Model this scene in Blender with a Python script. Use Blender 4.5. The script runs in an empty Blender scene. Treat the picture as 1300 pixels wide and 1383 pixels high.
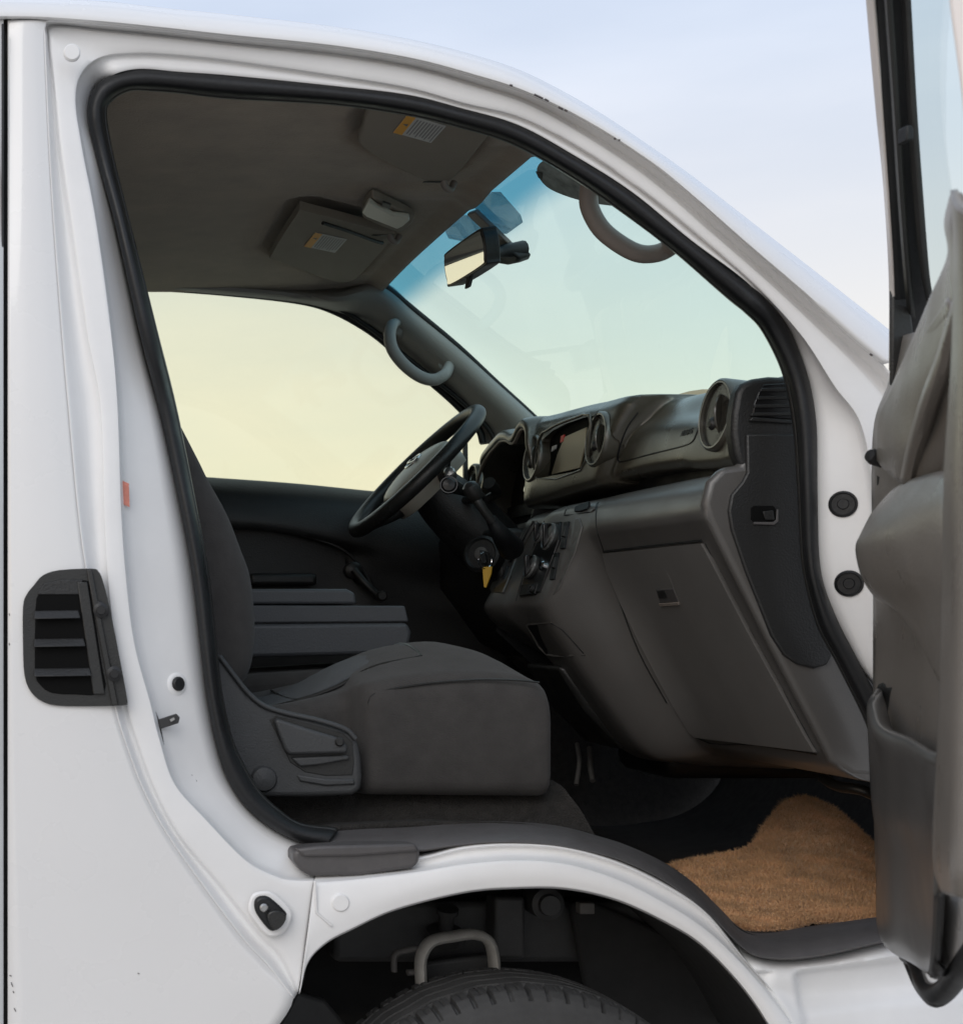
import bpy, bmesh, math, random
from mathutils import Vector, Matrix, noise
random.seed(7)
sc = bpy.context.scene
COL = sc.collection
F = 2160.0          # focal length in photo pixels (1300 px wide)
H = 1.186           # eye height above the ground
def W(px, py, Y): return Vector((px*Y/F, Y, H+(840-py)*Y/F))      # a seen point at a known distance
def M(X, Y, h): return Vector((X, Y, H+h))
# ------------------------------------------------------------------ materials
def mat(name, col, rough=0.6, bump=None, bstr=0.2, coat=0.0, metal=0.0, var=0.0, vscale=6.0, spec=0.5, bdist=0.002, sheen=0.0, rvar=0.0, aniso=None):
    m = bpy.data.materials.new(name); m.use_nodes = True
    nt = m.node_tree; n = nt.nodes; l = nt.links
    b = n['Principled BSDF']
    b.inputs['Base Color'].default_value = (*col, 1)
    b.inputs['Roughness'].default_value = rough
    b.inputs['Metallic'].default_value = metal
    b.inputs['Coat Weight'].default_value = coat
    b.inputs['Coat Roughness'].default_value = 0.07 if coat > .55 else (.2 if rough < .25 else .33)
    b.inputs['Specular IOR Level'].default_value = spec
    if sheen: b.inputs['Sheen Weight'].default_value = sheen; b.inputs['Sheen Roughness'].default_value = .5
    tc = n.new('ShaderNodeTexCoord')
    if var:
        ns = n.new('ShaderNodeTexNoise'); ns.inputs['Scale'].default_value = vscale; ns.inputs['Detail'].default_value = 6; ns.inputs['Roughness'].default_value = .65
        l.new(tc.outputs['Object'], ns.inputs['Vector'])
        mp = n.new('ShaderNodeMapRange'); mp.inputs[1].default_value = .3; mp.inputs[2].default_value = .7
        mp.inputs[3].default_value = 1-var; mp.inputs[4].default_value = 1+var
        l.new(ns.outputs['Fac'], mp.inputs[0])
        mx = n.new('ShaderNodeMix'); mx.data_type = 'RGBA'; mx.blend_type = 'MULTIPLY'; mx.inputs[0].default_value = 1
        mx.inputs[6].default_value = (*col, 1); l.new(mp.outputs[0], mx.inputs[7]); l.new(mx.outputs[2], b.inputs['Base Color'])
    if rvar:
        nr = n.new('ShaderNodeTexNoise'); nr.inputs['Scale'].default_value = 9; nr.inputs['Detail'].default_value = 5
        l.new(tc.outputs['Object'], nr.inputs['Vector'])
        mr = n.new('ShaderNodeMapRange'); mr.inputs[1].default_value = .35; mr.inputs[2].default_value = .65
        mr.inputs[3].default_value = max(.02, rough-rvar); mr.inputs[4].default_value = rough+rvar
        l.new(nr.outputs['Fac'], mr.inputs[0]); l.new(mr.outputs[0], b.inputs['Roughness'])
    if bump:
        nb = n.new('ShaderNodeTexNoise'); nb.inputs['Scale'].default_value = bump; nb.inputs['Detail'].default_value = 3
        if aniso:
            mpn = n.new('ShaderNodeMapping'); mpn.inputs['Scale'].default_value = aniso
            l.new(tc.outputs['Object'], mpn.inputs['Vector']); l.new(mpn.outputs[0], nb.inputs['Vector'])
        else: l.new(tc.outputs['Object'], nb.inputs['Vector'])
        bp = n.new('ShaderNodeBump'); bp.inputs['Strength'].default_value = bstr; bp.inputs['Distance'].default_value = bdist
        l.new(nb.outputs['Fac'], bp.inputs['Height']); l.new(bp.outputs[0], b.inputs['Normal'])
    return m
def glass(name, tint, top=None, refl=1.0):
    m = bpy.data.materials.new(name); m.use_nodes = True
    nt = m.node_tree; n = nt.nodes; l = nt.links; n.clear()
    out = n.new('ShaderNodeOutputMaterial'); tr = n.new('ShaderNodeBsdfTransparent'); gl = n.new('ShaderNodeBsdfGlossy')
    gl.inputs['Roughness'].default_value = .02
    fr = n.new('ShaderNodeFresnel'); fr.inputs['IOR'].default_value = 1.45
    mu = n.new('ShaderNodeMath'); mu.operation = 'MULTIPLY'; mu.inputs[1].default_value = refl
    mx = n.new('ShaderNodeMixShader')
    l.new(fr.outputs[0], mu.inputs[0]); l.new(mu.outputs[0], mx.inputs[0]); l.new(tr.outputs[0], mx.inputs[1]); l.new(gl.outputs[0], mx.inputs[2]); l.new(mx.outputs[0], out.inputs[0])
    tr.inputs[0].default_value = (*tint, 1)
    if top:
        tc = n.new('ShaderNodeTexCoord'); sx = n.new('ShaderNodeSeparateXYZ'); l.new(tc.outputs['Object'], sx.inputs[0])
        mr = n.new('ShaderNodeMapRange'); mr.interpolation_type = 'SMOOTHSTEP'
        mr.inputs[1].default_value = H+top[1]; mr.inputs[2].default_value = H+top[2]
        l.new(sx.outputs['Z'], mr.inputs[0])
        cm = n.new('ShaderNodeMix'); cm.data_type = 'RGBA'; cm.inputs[6].default_value = (*tint, 1); cm.inputs[7].default_value = (*top[0], 1)
        l.new(mr.outputs[0], cm.inputs[0]); l.new(cm.outputs[2], tr.inputs[0])
    return m
MT = {
 'paint': mat('white_paint', (.765,.76,.755), .28, coat=1.0, var=.012, vscale=3, rvar=.03, bump=1.3, bstr=.03, bdist=.02),
 'paint_in': mat('white_jamb_paint', (.82,.815,.81), .42, coat=.25, var=.03, vscale=9, rvar=.08),
 'pinkpaint': mat('white_frame_paint', (.74,.69,.66), .4, coat=.3),
 'hub': mat('airbag_cover_sheen', (.42,.39,.33), .35, bump=300, bstr=.3, bdist=.0008),  # base lightened so the colour carries the sheen of the boss
 'seal': mat('door_rubber', (.007,.0075,.0085), .5, bump=160, bstr=.25, var=.2, vscale=20, rvar=.12),
 'black': mat('black_plastic', (.020,.020,.019), .36, bump=420, bstr=.25, rvar=.1, var=.15),
 'dash': mat('dash_grain_plastic', (.058,.052,.039), .33, spec=.8, coat=.3, bump=300, bstr=.35, bdist=.001, rvar=.07, var=.1),
 'lower': mat('grey_grain_plastic', (.088,.083,.078), .34, coat=.25, bump=380, bstr=.3, bdist=.0008, rvar=.06, var=.07),
 'glove': mat('glovebox_plastic', (.155,.149,.142), .42, coat=.2, bump=380, bstr=.3, bdist=.0008, rvar=.05, var=.07),
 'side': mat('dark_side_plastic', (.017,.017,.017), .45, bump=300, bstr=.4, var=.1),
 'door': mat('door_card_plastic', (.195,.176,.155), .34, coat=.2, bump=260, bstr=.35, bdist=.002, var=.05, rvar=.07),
 'handle': mat('taupe_plastic', (.24,.205,.18), .45, bump=300, bstr=.3),
 'pillar': mat('pillar_trim_plastic', (.26,.255,.24), .5, bump=300, bstr=.3, var=.05),
 'head': mat('headliner_cloth', (.34,.275,.205), .95, bump=260, bstr=.7, var=.16, vscale=9, sheen=.3),
 'visor': mat('visor_vinyl', (.29,.255,.21), .75, bump=400, bstr=.4, var=.06),
 'fabric': mat('seat_cloth', (.045,.042,.040), .95, bump=420, bstr=.6, bdist=.0015, var=.16, vscale=30, sheen=.08, aniso=(.5,1,1.6)),
 'fabric2': mat('seat_insert_cloth', (.060,.066,.071), .95, bump=500, bstr=.8, var=.18, vscale=14, sheen=.1, aniso=(1,3,1)),
 'shield': mat('seat_shield_plastic', (.05,.052,.054), .5, bump=350, bstr=.35, rvar=.08, var=.08),
 'vinyl': mat('console_vinyl', (.065,.069,.076), .5, bump=300, bstr=.3, rvar=.06),
 'scuff': mat('scuff_plastic', (.085,.08,.08), .5, bump=120, bstr=.35, var=.12, vscale=25, rvar=.12),
 'carpet': mat('dark_carpet', (.024,.022,.020), 1, bump=350, bstr=1.0, bdist=.006, var=.4, vscale=60),
 'coir': mat('brown_mat_pile', (.68,.40,.20), 1, bump=240, bstr=1.0, bdist=.006, var=.35, vscale=14, sheen=.2),
 'rubber': mat('tyre_rubber', (.04,.04,.04), .75, bump=90, bstr=.3, var=.25, vscale=20, rvar=.1),
 'liner': mat('wheel_housing_underseal', (.012,.012,.012), .9, bump=60, bstr=.6, var=.3, vscale=12),
 'steel': mat('dusty_steel', (.30,.29,.27), .6, metal=.2, bump=80, bstr=.3, var=.25, vscale=15),
 'iron': mat('dark_iron', (.05,.05,.05), .6, metal=.3, bump=60, bstr=.4, var=.3),
 'chrome': mat('chrome', (.75,.76,.78), .12, metal=1),
 'silver': mat('satin_silver', (.45,.45,.44), .3, metal=.8),
 'gloss': mat('gloss_black', (.010,.010,.011), .28),
 'lens': mat('frosted_lens', (.62,.60,.52), .35, var=.03),
 'yellow': mat('yellow_tag', (.75,.42,.03), .45),
 'orange': mat('orange_label', (.85,.42,.06), .6),
 'labelw': mat('label_paper', (.62,.62,.60), .6),
 'ink': mat('label_ink', (.2,.2,.2), .7),
 'redlab': mat('faded_red_label', (.55,.20,.15), .6, var=.2, vscale=80),
 'chip': mat('rust_chip', (.06,.05,.05), .8),
 'mirror': mat('mirror_silver', (.92,.92,.92), .015, metal=1),
 'screen': mat('screen_reflection', (.26,.22,.15), .3),  # tan reflection on the display put into the base colour
 'red': mat('red_button', (.7,.05,.05), .4),
 'white': mat('white_symbol', (.7,.7,.7), .4),
 'lump': mat('tan_lump', (.55,.40,.26), .95, bump=200, bstr=.6, var=.15),
 'stick': mat('sticker_back', (.33,.37,.35), .6, var=.5, vscale=35),
 'pit': mat('dark_recess', (.004,.004,.004), .7, spec=.1),  # near-black that paints the shade inside vents and slots
 'rim': mat('outlet_rim_plastic', (.075,.07,.058), .22, coat=.3),
 'dull': mat('dull_steel', (.10,.095,.09), .7, var=.3, vscale=20),
 'post': mat('post_metal', (.28,.22,.16), .7),
}
MT['wglass'] = glass('windscreen_glass', (.79,.98,.91), top=((.15,.46,.58), .742, .79))
MT['sglass'] = glass('side_glass', (.90,.93,.84), refl=.5)
MT['dglass'] = glass('door_glass', (.88,.96,.93), refl=.15)
MT['film'] = glass('film', (.62,.74,.80), refl=.6)
# ------------------------------------------------------------------ objects
VANLOC = Vector((0.8, 3.1, 0))
def link(name, me, m, parent=None, smooth=35, bevel=0, solid=0, soff=-1, seg=2, subsurf=0):
    o = bpy.data.objects.new(name, me); COL.objects.link(o)
    if m is not None:
        for x in (m if isinstance(m, (list, tuple)) else [m]): me.materials.append(MT[x] if isinstance(x, str) else x)
    for p in me.polygons: p.use_smooth = True
    me.set_sharp_from_angle(angle=math.radians(smooth))
    if parent is not None:
        o.parent = parent
        if parent.type == 'EMPTY': o.matrix_parent_inverse = Matrix.Translation(-parent.location)
    if solid:
        s = o.modifiers.new('solid', 'SOLIDIFY'); s.thickness = solid; s.offset = soff
    if subsurf:
        s = o.modifiers.new('sub', 'SUBSURF'); s.levels = subsurf; s.render_levels = subsurf
    if bevel:
        s = o.modifiers.new('bev', 'BEVEL'); s.width = bevel; s.segments = seg; s.limit_method = 'ANGLE'; s.angle_limit = math.radians(38); s.harden_normals = False
    return o
def tag(o, label=None, cat=None, group=None, kind=None):
    if label: o['label'] = label
    if cat: o['category'] = cat
    if group: o['group'] = group
    if kind: o['kind'] = kind
    return o
def cr(a, b, c, d, t):
    return [0.5*((2*b[i])+(-a[i]+c[i])*t+(2*a[i]-5*b[i]+4*c[i]-d[i])*t*t+(-a[i]+3*b[i]-3*c[i]+d[i])*t**3) for i in range(len(b))]
def cat(P, k, closed=False):
    n = len(P); out = []
    if n < 3 and not closed:
        return [tuple(P[0][j]+(P[-1][j]-P[0][j])*i/k for j in range(len(P[0]))) for i in range(k+1)]
    rng = n if closed else n-1
    for i in range(rng):
        if closed: a, b, c, d = P[i-1], P[i], P[(i+1) % n], P[(i+2) % n]
        else:
            b, c = P[i], P[i+1]
            a = P[i-1] if i else [2*b[j]-c[j] for j in range(len(b))]
            d = P[i+2] if i+2 < n else [2*c[j]-b[j] for j in range(len(b))]
        for s in range(k): out.append(tuple(cr(a, b, c, d, s/k)))
    if not closed: out.append(tuple(P[-1]))
    return out
def gridmesh(name, G, cu=False, cv=False, flip=False, caps=False):
    """G[i][j] vectors; cv closes j, cu closes i; caps close the two end rings"""
    me = bpy.data.meshes.new(name); n = len(G); m = len(G[0])
    vs = [tuple(p) for r in G for p in r]; fs = []
    for i in range(n if cu else n-1):
        for j in range(m if cv else m-1):
            a = i*m+j; b = i*m+(j+1) % m; c = ((i+1) % n)*m+(j+1) % m; d = ((i+1) % n)*m+j
            fs.append((a, d, c, b) if flip else (a, b, c, d))
    if caps:
        fs.append(tuple(range(m))[::-1] if not flip else tuple(range(m)))
        l = tuple((n-1)*m+j for j in range(m)); fs.append(l if not flip else l[::-1])
    me.from_pydata(vs, [], fs); me.update()
    return me
def recalc(me):
    bm = bmesh.new(); bm.from_mesh(me); bmesh.ops.recalc_face_normals(bm, faces=bm.faces); bm.to_mesh(me); bm.free(); return me
def patch(name, rows, m, parent, k=6, kr=4, px=True, solid=.004, soff=-1, smooth=50, flip=False, disp=None):
    """rows of control points (px,py,Y) or world; smooth surface through all"""
    R = [cat([tuple(W(*p)) if px else tuple(p) for p in r], k) for r in rows]
    if kr > 1: R = [list(c) for c in zip(*[cat(list(c), kr) for c in zip(*R)])]
    if disp: R = [[disp(Vector(p)) for p in r] for r in R]
    me = gridmesh(name, R, flip=flip)
    return link(name, me, m, parent, smooth=smooth, solid=solid, soff=soff)
def plate(name, pts, Y0, th, m, parent, bevel=.003, sm=0, closed=True, tilt=None, seg=2):
    """outline seen at distance Y0, a solid of thickness th running away from the camera"""
    if sm: pts = cat(pts, sm, True)
    bm = bmesh.new()
    A = [W(p[0], p[1], Y0 if len(p) < 3 else p[2]) for p in pts]
    va = [bm.verts.new(p) for p in A]; vb = [bm.verts.new(p+Vector((0, th, 0))) for p in A]
    n = len(A); bm.faces.new(va); bm.faces.new(vb[::-1])
    for i in range(n): bm.faces.new((va[i], vb[i], vb[(i+1) % n], va[(i+1) % n]))
    bmesh.ops.recalc_face_normals(bm, faces=bm.faces)
    me = bpy.data.meshes.new(name); bm.to_mesh(me); bm.free()
    return link(name, me, m, parent, bevel=bevel, seg=seg, smooth=40)
def slab(name, A, off, m, parent, bevel=.002, sm=0, seg=2):
    """world outline A extruded by the vector off"""
    if sm: A = [Vector(p) for p in cat([tuple(p) for p in A], sm, True)]
    bm = bmesh.new(); off = Vector(off)
    va = [bm.verts.new(p) for p in A]; vb = [bm.verts.new(Vector(p)+off) for p in A]
    n = len(A); bm.faces.new(va); bm.faces.new(vb[::-1])
    for i in range(n): bm.faces.new((va[i], vb[i], vb[(i+1) % n], va[(i+1) % n]))
    bmesh.ops.recalc_face_normals(bm, faces=bm.faces)
    me = bpy.data.meshes.new(name); bm.to_mesh(me); bm.free()
    return link(name, me, m, parent, bevel=bevel, seg=seg, smooth=40)
def bm_tube(bm, pts, r, seg=10, k=0, closed=False, flat=1.0, ref=None):
    if k: 
        if isinstance(r, (list, tuple)): 
            q = cat([tuple(p)+(rr,) for p, rr in zip(pts, r)], k, closed); pts = [Vector(p[:3]) for p in q]; r = [p[3] for p in q]
        else: pts = [Vector(p) for p in cat([tuple(p) for p in pts], k, closed)]
    pts = [Vector(p) for p in pts]; n = len(pts); rings = []
    nrm = None
    for i in range(n):
        a = pts[i-1] if (i or closed) else pts[i]; b = pts[(i+1) % n] if (i < n-1 or closed) else pts[i]
        t = (b-a).normalized()
        if nrm is None:
            u = Vector(ref) if ref else (Vector((0, 0, 1)) if abs(t.z) < .9 else Vector((0, 1, 0)))
            nrm = (u-t*u.dot(t)).normalized()
        else:
            if ref: nrm = Vector(ref)
            nrm = (nrm-t*nrm.dot(t)).normalized()
        bi = t.cross(nrm); rr = r[i] if isinstance(r, (list, tuple)) else r
        rings.append([bm.verts.new(pts[i]+nrm*math.cos(2*math.pi*j/seg)*rr+bi*math.sin(2*math.pi*j/seg)*rr*flat) for j in range(seg)])
    for i in range(n if closed else n-1):
        A, B = rings[i], rings[(i+1) % n]
        for j in range(seg): bm.faces.new((A[j], A[(j+1) % seg], B[(j+1) % seg], B[j]))
    if not closed: bm.faces.new(rings[0][::-1]); bm.faces.new(rings[-1])
def tube(name, pts, r, m, parent, seg=12, k=6, closed=False, flat=1.0, ref=None):
    bm = bmesh.new(); bm_tube(bm, pts, r, seg, k, closed, flat, ref)
    bmesh.ops.recalc_face_normals(bm, faces=bm.faces)
    me = bpy.data.meshes.new(name); bm.to_mesh(me); bm.free()
    return link(name, me, m, parent, smooth=50)
def frame(ax):
    ax = Vector(ax).normalized(); u = Vector((0, 0, 1)) if abs(ax.z) < .9 else Vector((0, 1, 0))
    a = (u-ax*u.dot(ax)).normalized(); return a, ax.cross(a), ax
def bm_lathe(bm, c, ax, prof, seg=40, sx=1.0):
    a, b, x = frame(ax); c = Vector(c); rings = []
    for r, z in prof:
        rings.append([bm.verts.new(c+x*z+(a*math.cos(2*math.pi*j/seg)*r+b*math.sin(2*math.pi*j/seg)*r*sx)) for j in range(seg)])
    for i in range(len(prof)-1):
        A, B = rings[i], rings[i+1]
        for j in range(seg): bm.faces.new((A[j], A[(j+1) % seg], B[(j+1) % seg], B[j]))
    bm.faces.new(rings[0][::-1]); bm.faces.new(rings[-1])
def lathe(name, c, ax, prof, m, parent, seg=40, smooth=35, sx=1.0):
    bm = bmesh.new(); bm_lathe(bm, c, ax, prof, seg, sx); bmesh.ops.recalc_face_normals(bm, faces=bm.faces)
    me = bpy.data.meshes.new(name); bm.to_mesh(me); bm.free()
    return link(name, me, m, parent, smooth=smooth)
def bm_box(bm, c, s, R=None):
    R = R or Matrix.Identity(3); c = Vector(c); v = []
    for x in (-1, 1):
        for y in (-1, 1):
            for z in (-1, 1): v.append(bm.verts.new(c+R @ Vector((x*s[0]/2, y*s[1]/2, z*s[2]/2))))
    for f in ((0,1,3,2),(4,6,7,5),(0,4,5,1),(2,3,7,6),(0,2,6,4),(1,5,7,3)): bm.faces.new([v[i] for i in f])
def box(name, c, s, m, parent, R=None, bevel=.004, seg=2):
    bm = bmesh.new(); bm_box(bm, c, s, R); bmesh.ops.recalc_face_normals(bm, faces=bm.faces)
    me = bpy.data.meshes.new(name); bm.to_mesh(me); bm.free()
    return link(name, me, m, parent, bevel=bevel, seg=seg)
def bmobj(name, bm, m, parent, bevel=0, smooth=35):
    bmesh.ops.recalc_face_normals(bm, faces=bm.faces)
    me = bpy.data.meshes.new(name); bm.to_mesh(me); bm.free()
    return link(name, me, m, parent, bevel=bevel, smooth=smooth)
def textmesh(name, s, size, origin, xd, yd, m, parent, ext=.0004):
    cu = bpy.data.curves.new(name, 'FONT'); cu.body = s; cu.size = size; cu.extrude = ext; cu.align_x = 'CENTER'; cu.align_y = 'CENTER'
    t = bpy.data.objects.new(name, cu); COL.objects.link(t)
    dg = bpy.context.evaluated_depsgraph_get(); me = bpy.data.meshes.new_from_object(t.evaluated_get(dg)); bpy.data.objects.remove(t)
    xd = Vector(xd).normalized(); yd = Vector(yd).normalized(); z = xd.cross(yd)
    for v in me.vertices: v.co = Vector(origin)+xd*v.co.x+yd*v.co.y+z*v.co.z
    return link(name, me, m, parent)

from mathutils.bvhtree import BVHTree
EYE = Vector((0, 0, H))
def bvh(o): return BVHTree.FromPolygons([v.co.copy() for v in o.data.vertices], [tuple(p.vertices) for p in o.data.polygons])
def hit(b, px, py, off=.001):      # where the sight line through a pixel meets a surface
    d = W(px, py, 3)-EYE; d.normalize(); loc, nn, i_, dist = b.ray_cast(EYE, d)
    if loc is None: return None, None
    if nn.dot(d) > 0: nn = -nn
    return loc+nn*off, nn
def cut(o, cutters):               # carve real openings out of a solid part
    for me in cutters:
        c = bpy.data.objects.new('cutter', me); COL.objects.link(c)
        md = o.modifiers.new('b', 'BOOLEAN'); md.object = c; md.operation = 'DIFFERENCE'; md.solver = 'EXACT'
        bpy.context.view_layer.update()
        me2 = bpy.data.meshes.new_from_object(o.evaluated_get(bpy.context.evaluated_depsgraph_get()))
        if len(me2.polygons) > 50: o.modifiers.remove(md); o.data = me2
        else: o.modifiers.remove(md); print('CUT FAILED')
        bpy.data.objects.remove(c)
    for p in o.data.polygons: p.use_smooth = True
    o.data.set_sharp_from_angle(angle=math.radians(40))
van = bpy.data.objects.new('van', None); COL.objects.link(van); van.location = VANLOC
tag(van, 'white van with its front passenger door open showing the dark grey cab', 'van')
#SECTIONS
SKY = .10; SEL = 35; SROT = -150; DUST = 2; SUN = .8; SANG = 40; EXPO = 0.3; CLOUD = (7.0, 7.1, 7.4, 1)
MIRY = -.06; MIRZ = -.15
# ================================================================== BODY
def ys(py):
    h = (840-py)*2.3/F
    return 2.30+0.055*max(0, h)**1.6+0.02*max(0, -h)**1.5
ST = [ # panel edge, groove end, face end, seal   (photo pixels, going up the rear side, over the top, down the front pillar)
 ((396,1349),(403,1338),(424,1190),(433,1143)), ((362,1305),(380,1290),(398,1190),(415,1139)), ((329,1270),(346,1254),(374,1185),(398,1133)),
 ((277,1201),(296,1192),(332,1163),(363,1114)), ((228,1131),(243,1128),(277,1107),(332,1087)), ((194,1069),(210,1066),(235,1059),(308,1049)),
 ((168,1000),(185,998),(215,1000),(293,1002)), ((155,955),(171,950),(202,948),(281,940)), ((140,875),(156,868),(181,870),(273,875)),
 ((118,781),(146,781),(170,785),(262,781)), ((105,690),(141,690),(163,690),(246,690)), ((92,550),(136,550),(158,550),(216,550)),
 ((83,446),(117,446),(149,446),(190,446)), ((72,300),(96,300),(129,300),(157,300)), ((66,200),(82,200),(110,200),(132,210)),
 ((62,110),(74,110),(101,135),(121,155)), ((60,50),(68,55),(110,97),(131,118)), ((64,27),(74,38),(138,76),(155,100)),
 ((140,32),(140,44),(180,70),(190,93)), ((221,40),(223,52),(232,72),(242,97)), ((311,50),(311,62),(311,80),(311,102)),
 ((450,64),(450,77),(450,100),(450,116)), ((560,82),(556,94),(552,117),(550,128)), ((642,104),(635,116),(627,138),(622,146)),
 ((725,131),(716,143),(706,158),(700,169)), ((815,178),(804,193),(790,203),(777,211)), ((892,230),(881,246),(866,255),(854,260)),
 ((969,297),(957,312),(943,317),(931,323)), ((1046,364),(1034,379),(1026,390),(1008,381)), ((1123,432),(1109,449),(1083,453),(1056,434)),
 ((1192,492),(1172,512),(1126,520),(1086,502)), ((1232,560),(1215,575),(1163,575),(1099,569)), ((1245,680),(1228,681),(1182,681),(1101,660)),
 ((1245,800),(1230,800),(1189,790),(1108,785)), ((1245,900),(1230,900),(1198,890),(1153,887)), ((1248,1010),(1235,1010),(1213,1005),(1196,970)),
 ((1250,1250),(1238,1250),(1220,1250),(1205,1200))]
def lp(a, b, t): return (a[0]+(b[0]-a[0])*t, a[1]+(b[1]-a[1])*t)
def JS(i): return .065 if i < 14 else (.05 if i < 17 else (.001 if i < 29 else .045))
R = [[] for _ in range(10)]
for i, (e, r1, r2, s) in enumerate(ST):
    top = i >= 17; hp = i >= 30
    g = .028 if top else .022
    y0 = ys(e[1]); js = JS(i)
    ring = [(e, y0), (lp(e, r1, .10), y0+.003), (lp(e, r1, .5), y0+g), (lp(e, r1, .82), y0+g), (r1, y0+g*.75), (lp(r1, r2, .12), y0+g*.62),
            (lp(r1, r2, .90), y0+g*.7), (r2, y0+g*.85), (lp(r2, s, .16), y0+g+js*.3+(.003 if top and not hp else 0)), (s, y0+g+js)]
    for j, (p, y) in enumerate(ring): R[j].append((p[0], p[1], y))
rows = [[W(*p) for p in cat(r, 8)] for r in R]
# smooth across between the last rings to round the steps
rows = [list(c) for c in zip(*[cat([tuple(v) for v in c], 3) for c in zip(*rows)])]
door_frame = link('door_frame', gridmesh('door_frame', rows), 'paint_in', van, smooth=60, solid=.0015)
fb = bvh(door_frame)
# outer side panel behind the opening, from the sliding door gap to the panel edge
def panelrows(x0, xs, lim=18):
    out = []
    st = [(350, 1420)]+[ST[i][0] for i in range(0, lim)]
    for (ex, ey) in st:
        out.append([(x0, ey, ys(ey)), (x0+(ex-x0)*.35, ey, ys(ey)-.004), (x0+(ex-x0)*.7, ey, ys(ey)-.004), (ex, ey, ys(ey))])
    return out
side_panel = patch('side_panel', panelrows(10.5, None), 'paint', van, k=6, kr=6, solid=.0015)
sl = patch('sliding_door', [[(x, y, ys(y)+dx) for x, dx in ((4.6, .0), (-100, .0), (-200, .0), (-300, .0))] for y in (1440, 1300, 1100, 900, 700, 500, 300, 150, 60, 24)], 'paint', van, k=5, kr=4, solid=.0015)
slab('door_gap', [W(1, 1440, 2.345), W(15, 1440, 2.345), W(15, 20, 2.37), W(1, 20, 2.37)], (0, .01, 0), 'black', van, bevel=0)
box('gap_edge_strip', W(3.6, 730, 2.322), (.0035, .006, 1.5), 'seal', van, bevel=.001)
# roof: lip, silhouette, and the sheet over the top
RO = [(-320,-14),(-150,-8),(0,-3),(60,-1),(140,3),(221,12),(311,21),(450,37),(560,56),(640,76),(700,96),(757,124),(815,158),(873,197),(931,238),(988,282),(1046,327),(1123,387),(1200,448),(1245,486)]
LI = [(-320,26),(-150,25),(0,24),(62,25),(140,31),(221,39),(311,49),(450,63),(560,81),(642,103),(700,121),(760,147),(815,177),(860,206),(892,229),(940,270),(1005,328),(1080,393),(1150,456),(1192,491)]
roofr = []
N = len(RO)
q = [[(l[0], l[1], ys(l[1])+.012) for l in LI], [(l[0], l[1], ys(l[1])-.004) for l in LI],
     [(*lp(l, o, .2), ys(l[1])-.010) for l, o in zip(LI, RO)], [(*lp(l, o, .65), ys(l[1])+.004) for l, o in zip(LI, RO)], [(*lp(l, o, .93), ys(l[1])+.032) for l, o in zip(LI, RO)], [(*o, ys(o[1])+.055) for o in RO]]
rw = [[W(*p) for p in cat(r, 6)] for r in q]
last = rw[-1]
rw.append([p+Vector((0, .05, .006)) for p in last])
near = [list(r) for r in rw]
link('roof_rail', gridmesh('roof_rail', [list(c) for c in zip(*[cat([tuple(v) for v in c], 3) for c in zip(*near)])], flip=True), 'paint', van, smooth=60, solid=.0015)
# roof sheet across the van
SIL = [W(*o, ys(o[1])+.055) for o in RO]
def silh(x):
    for p, q_ in zip(SIL, SIL[1:]):
        if p.x <= x <= q_.x: return p.z-H+(q_.z-p.z)*(x-p.x)/(q_.x-p.x)
    return SIL[0].z-H if x < SIL[0].x else SIL[-1].z-H
rs = []
for i in range(0, 25):
    t = i/24; y = 2.405+(3.98-2.405)*t; cr_ = .03*math.sin(math.pi*t)
    f = min(1, (y-2.405)/.36); f = f*f*(3-2*f)
    row = []
    for X, hh in ((-1.2,.905),(-.2,.905),(.3,.90),(.55,.89),(.75,.868),(.90,.838)):
        X2 = X-(.10*(1-f)**2 if X > .5 else 0)
        row.append(M(X2, y, (hh+cr_)*f+(min(hh, silh(X2))+.003)*(1-f)))
    rs.append(row)
link('roof', gridmesh('roof', [cat([tuple(p) for p in r], 5) for r in rs]), 'paint', van, smooth=60, solid=.002)
# small wear marks on the roof lip
for (x, y, w, a) in ((727,131,13,.45),(738,136,6,.5),(757,147,7,.5),(764,150,4,.5),(830,188,3,.6),(836,190,2,.4),(1176,480,4,.6),(690,116,4,.3)):
    c = W(x, y-1, ys(y)-.013); box('paint_chip', c, (w*.00107, .002, .0022), 'chip', van, R=Matrix.Rotation(a, 3, 'Y'), bevel=0)
# arch band and sill face
A = [(405,1341),(416,1300),(440,1274),(475,1255),(535,1228),(627,1205),(696,1199),(765,1200),(835,1216),(904,1248),(950,1278),(1000,1330),(1037,1383),(1068,1440)]
T = [(424,1191),(434,1190),(452,1189),(485,1186),(562,1177),(627,1166),(696,1161),(765,1166),(832,1186),(895,1217),(950,1252),(1000,1299),(1045,1352),(1095,1420)]
U = [(434,1150),(438,1150),(455,1150),(485,1150),(562,1152),(627,1135),(693,1131),(762,1136),(832,1155),(895,1184),(952,1222),(1004,1290),(1052,1345),(1103,1414)]
Ri = [[(p[0]-1, p[1]+2, 2.36) for p in A], [(p[0], p[1], 2.318) for p in A], [(*lp(a, t, .08), 2.312) for a, t in zip(A, T)], [(*lp(a, t, .5), 2.309) for a, t in zip(A, T)], [(*lp(a, t, .93), 2.314) for a, t in zip(A, T)], [(t[0], t[1], 2.322) for t in T],
      [(*lp(t, u, .25), 2.345) for t, u in zip(T, U)], [(*lp(t, u, .55), 2.352) for t, u in zip(T, U)], [(*lp(t, u, .7), 2.345) for t, u in zip(T, U)], [(u[0], u[1], 2.39) for u in U]]
rows = [[W(*p) for p in cat(r, 8)] for r in Ri]
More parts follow.
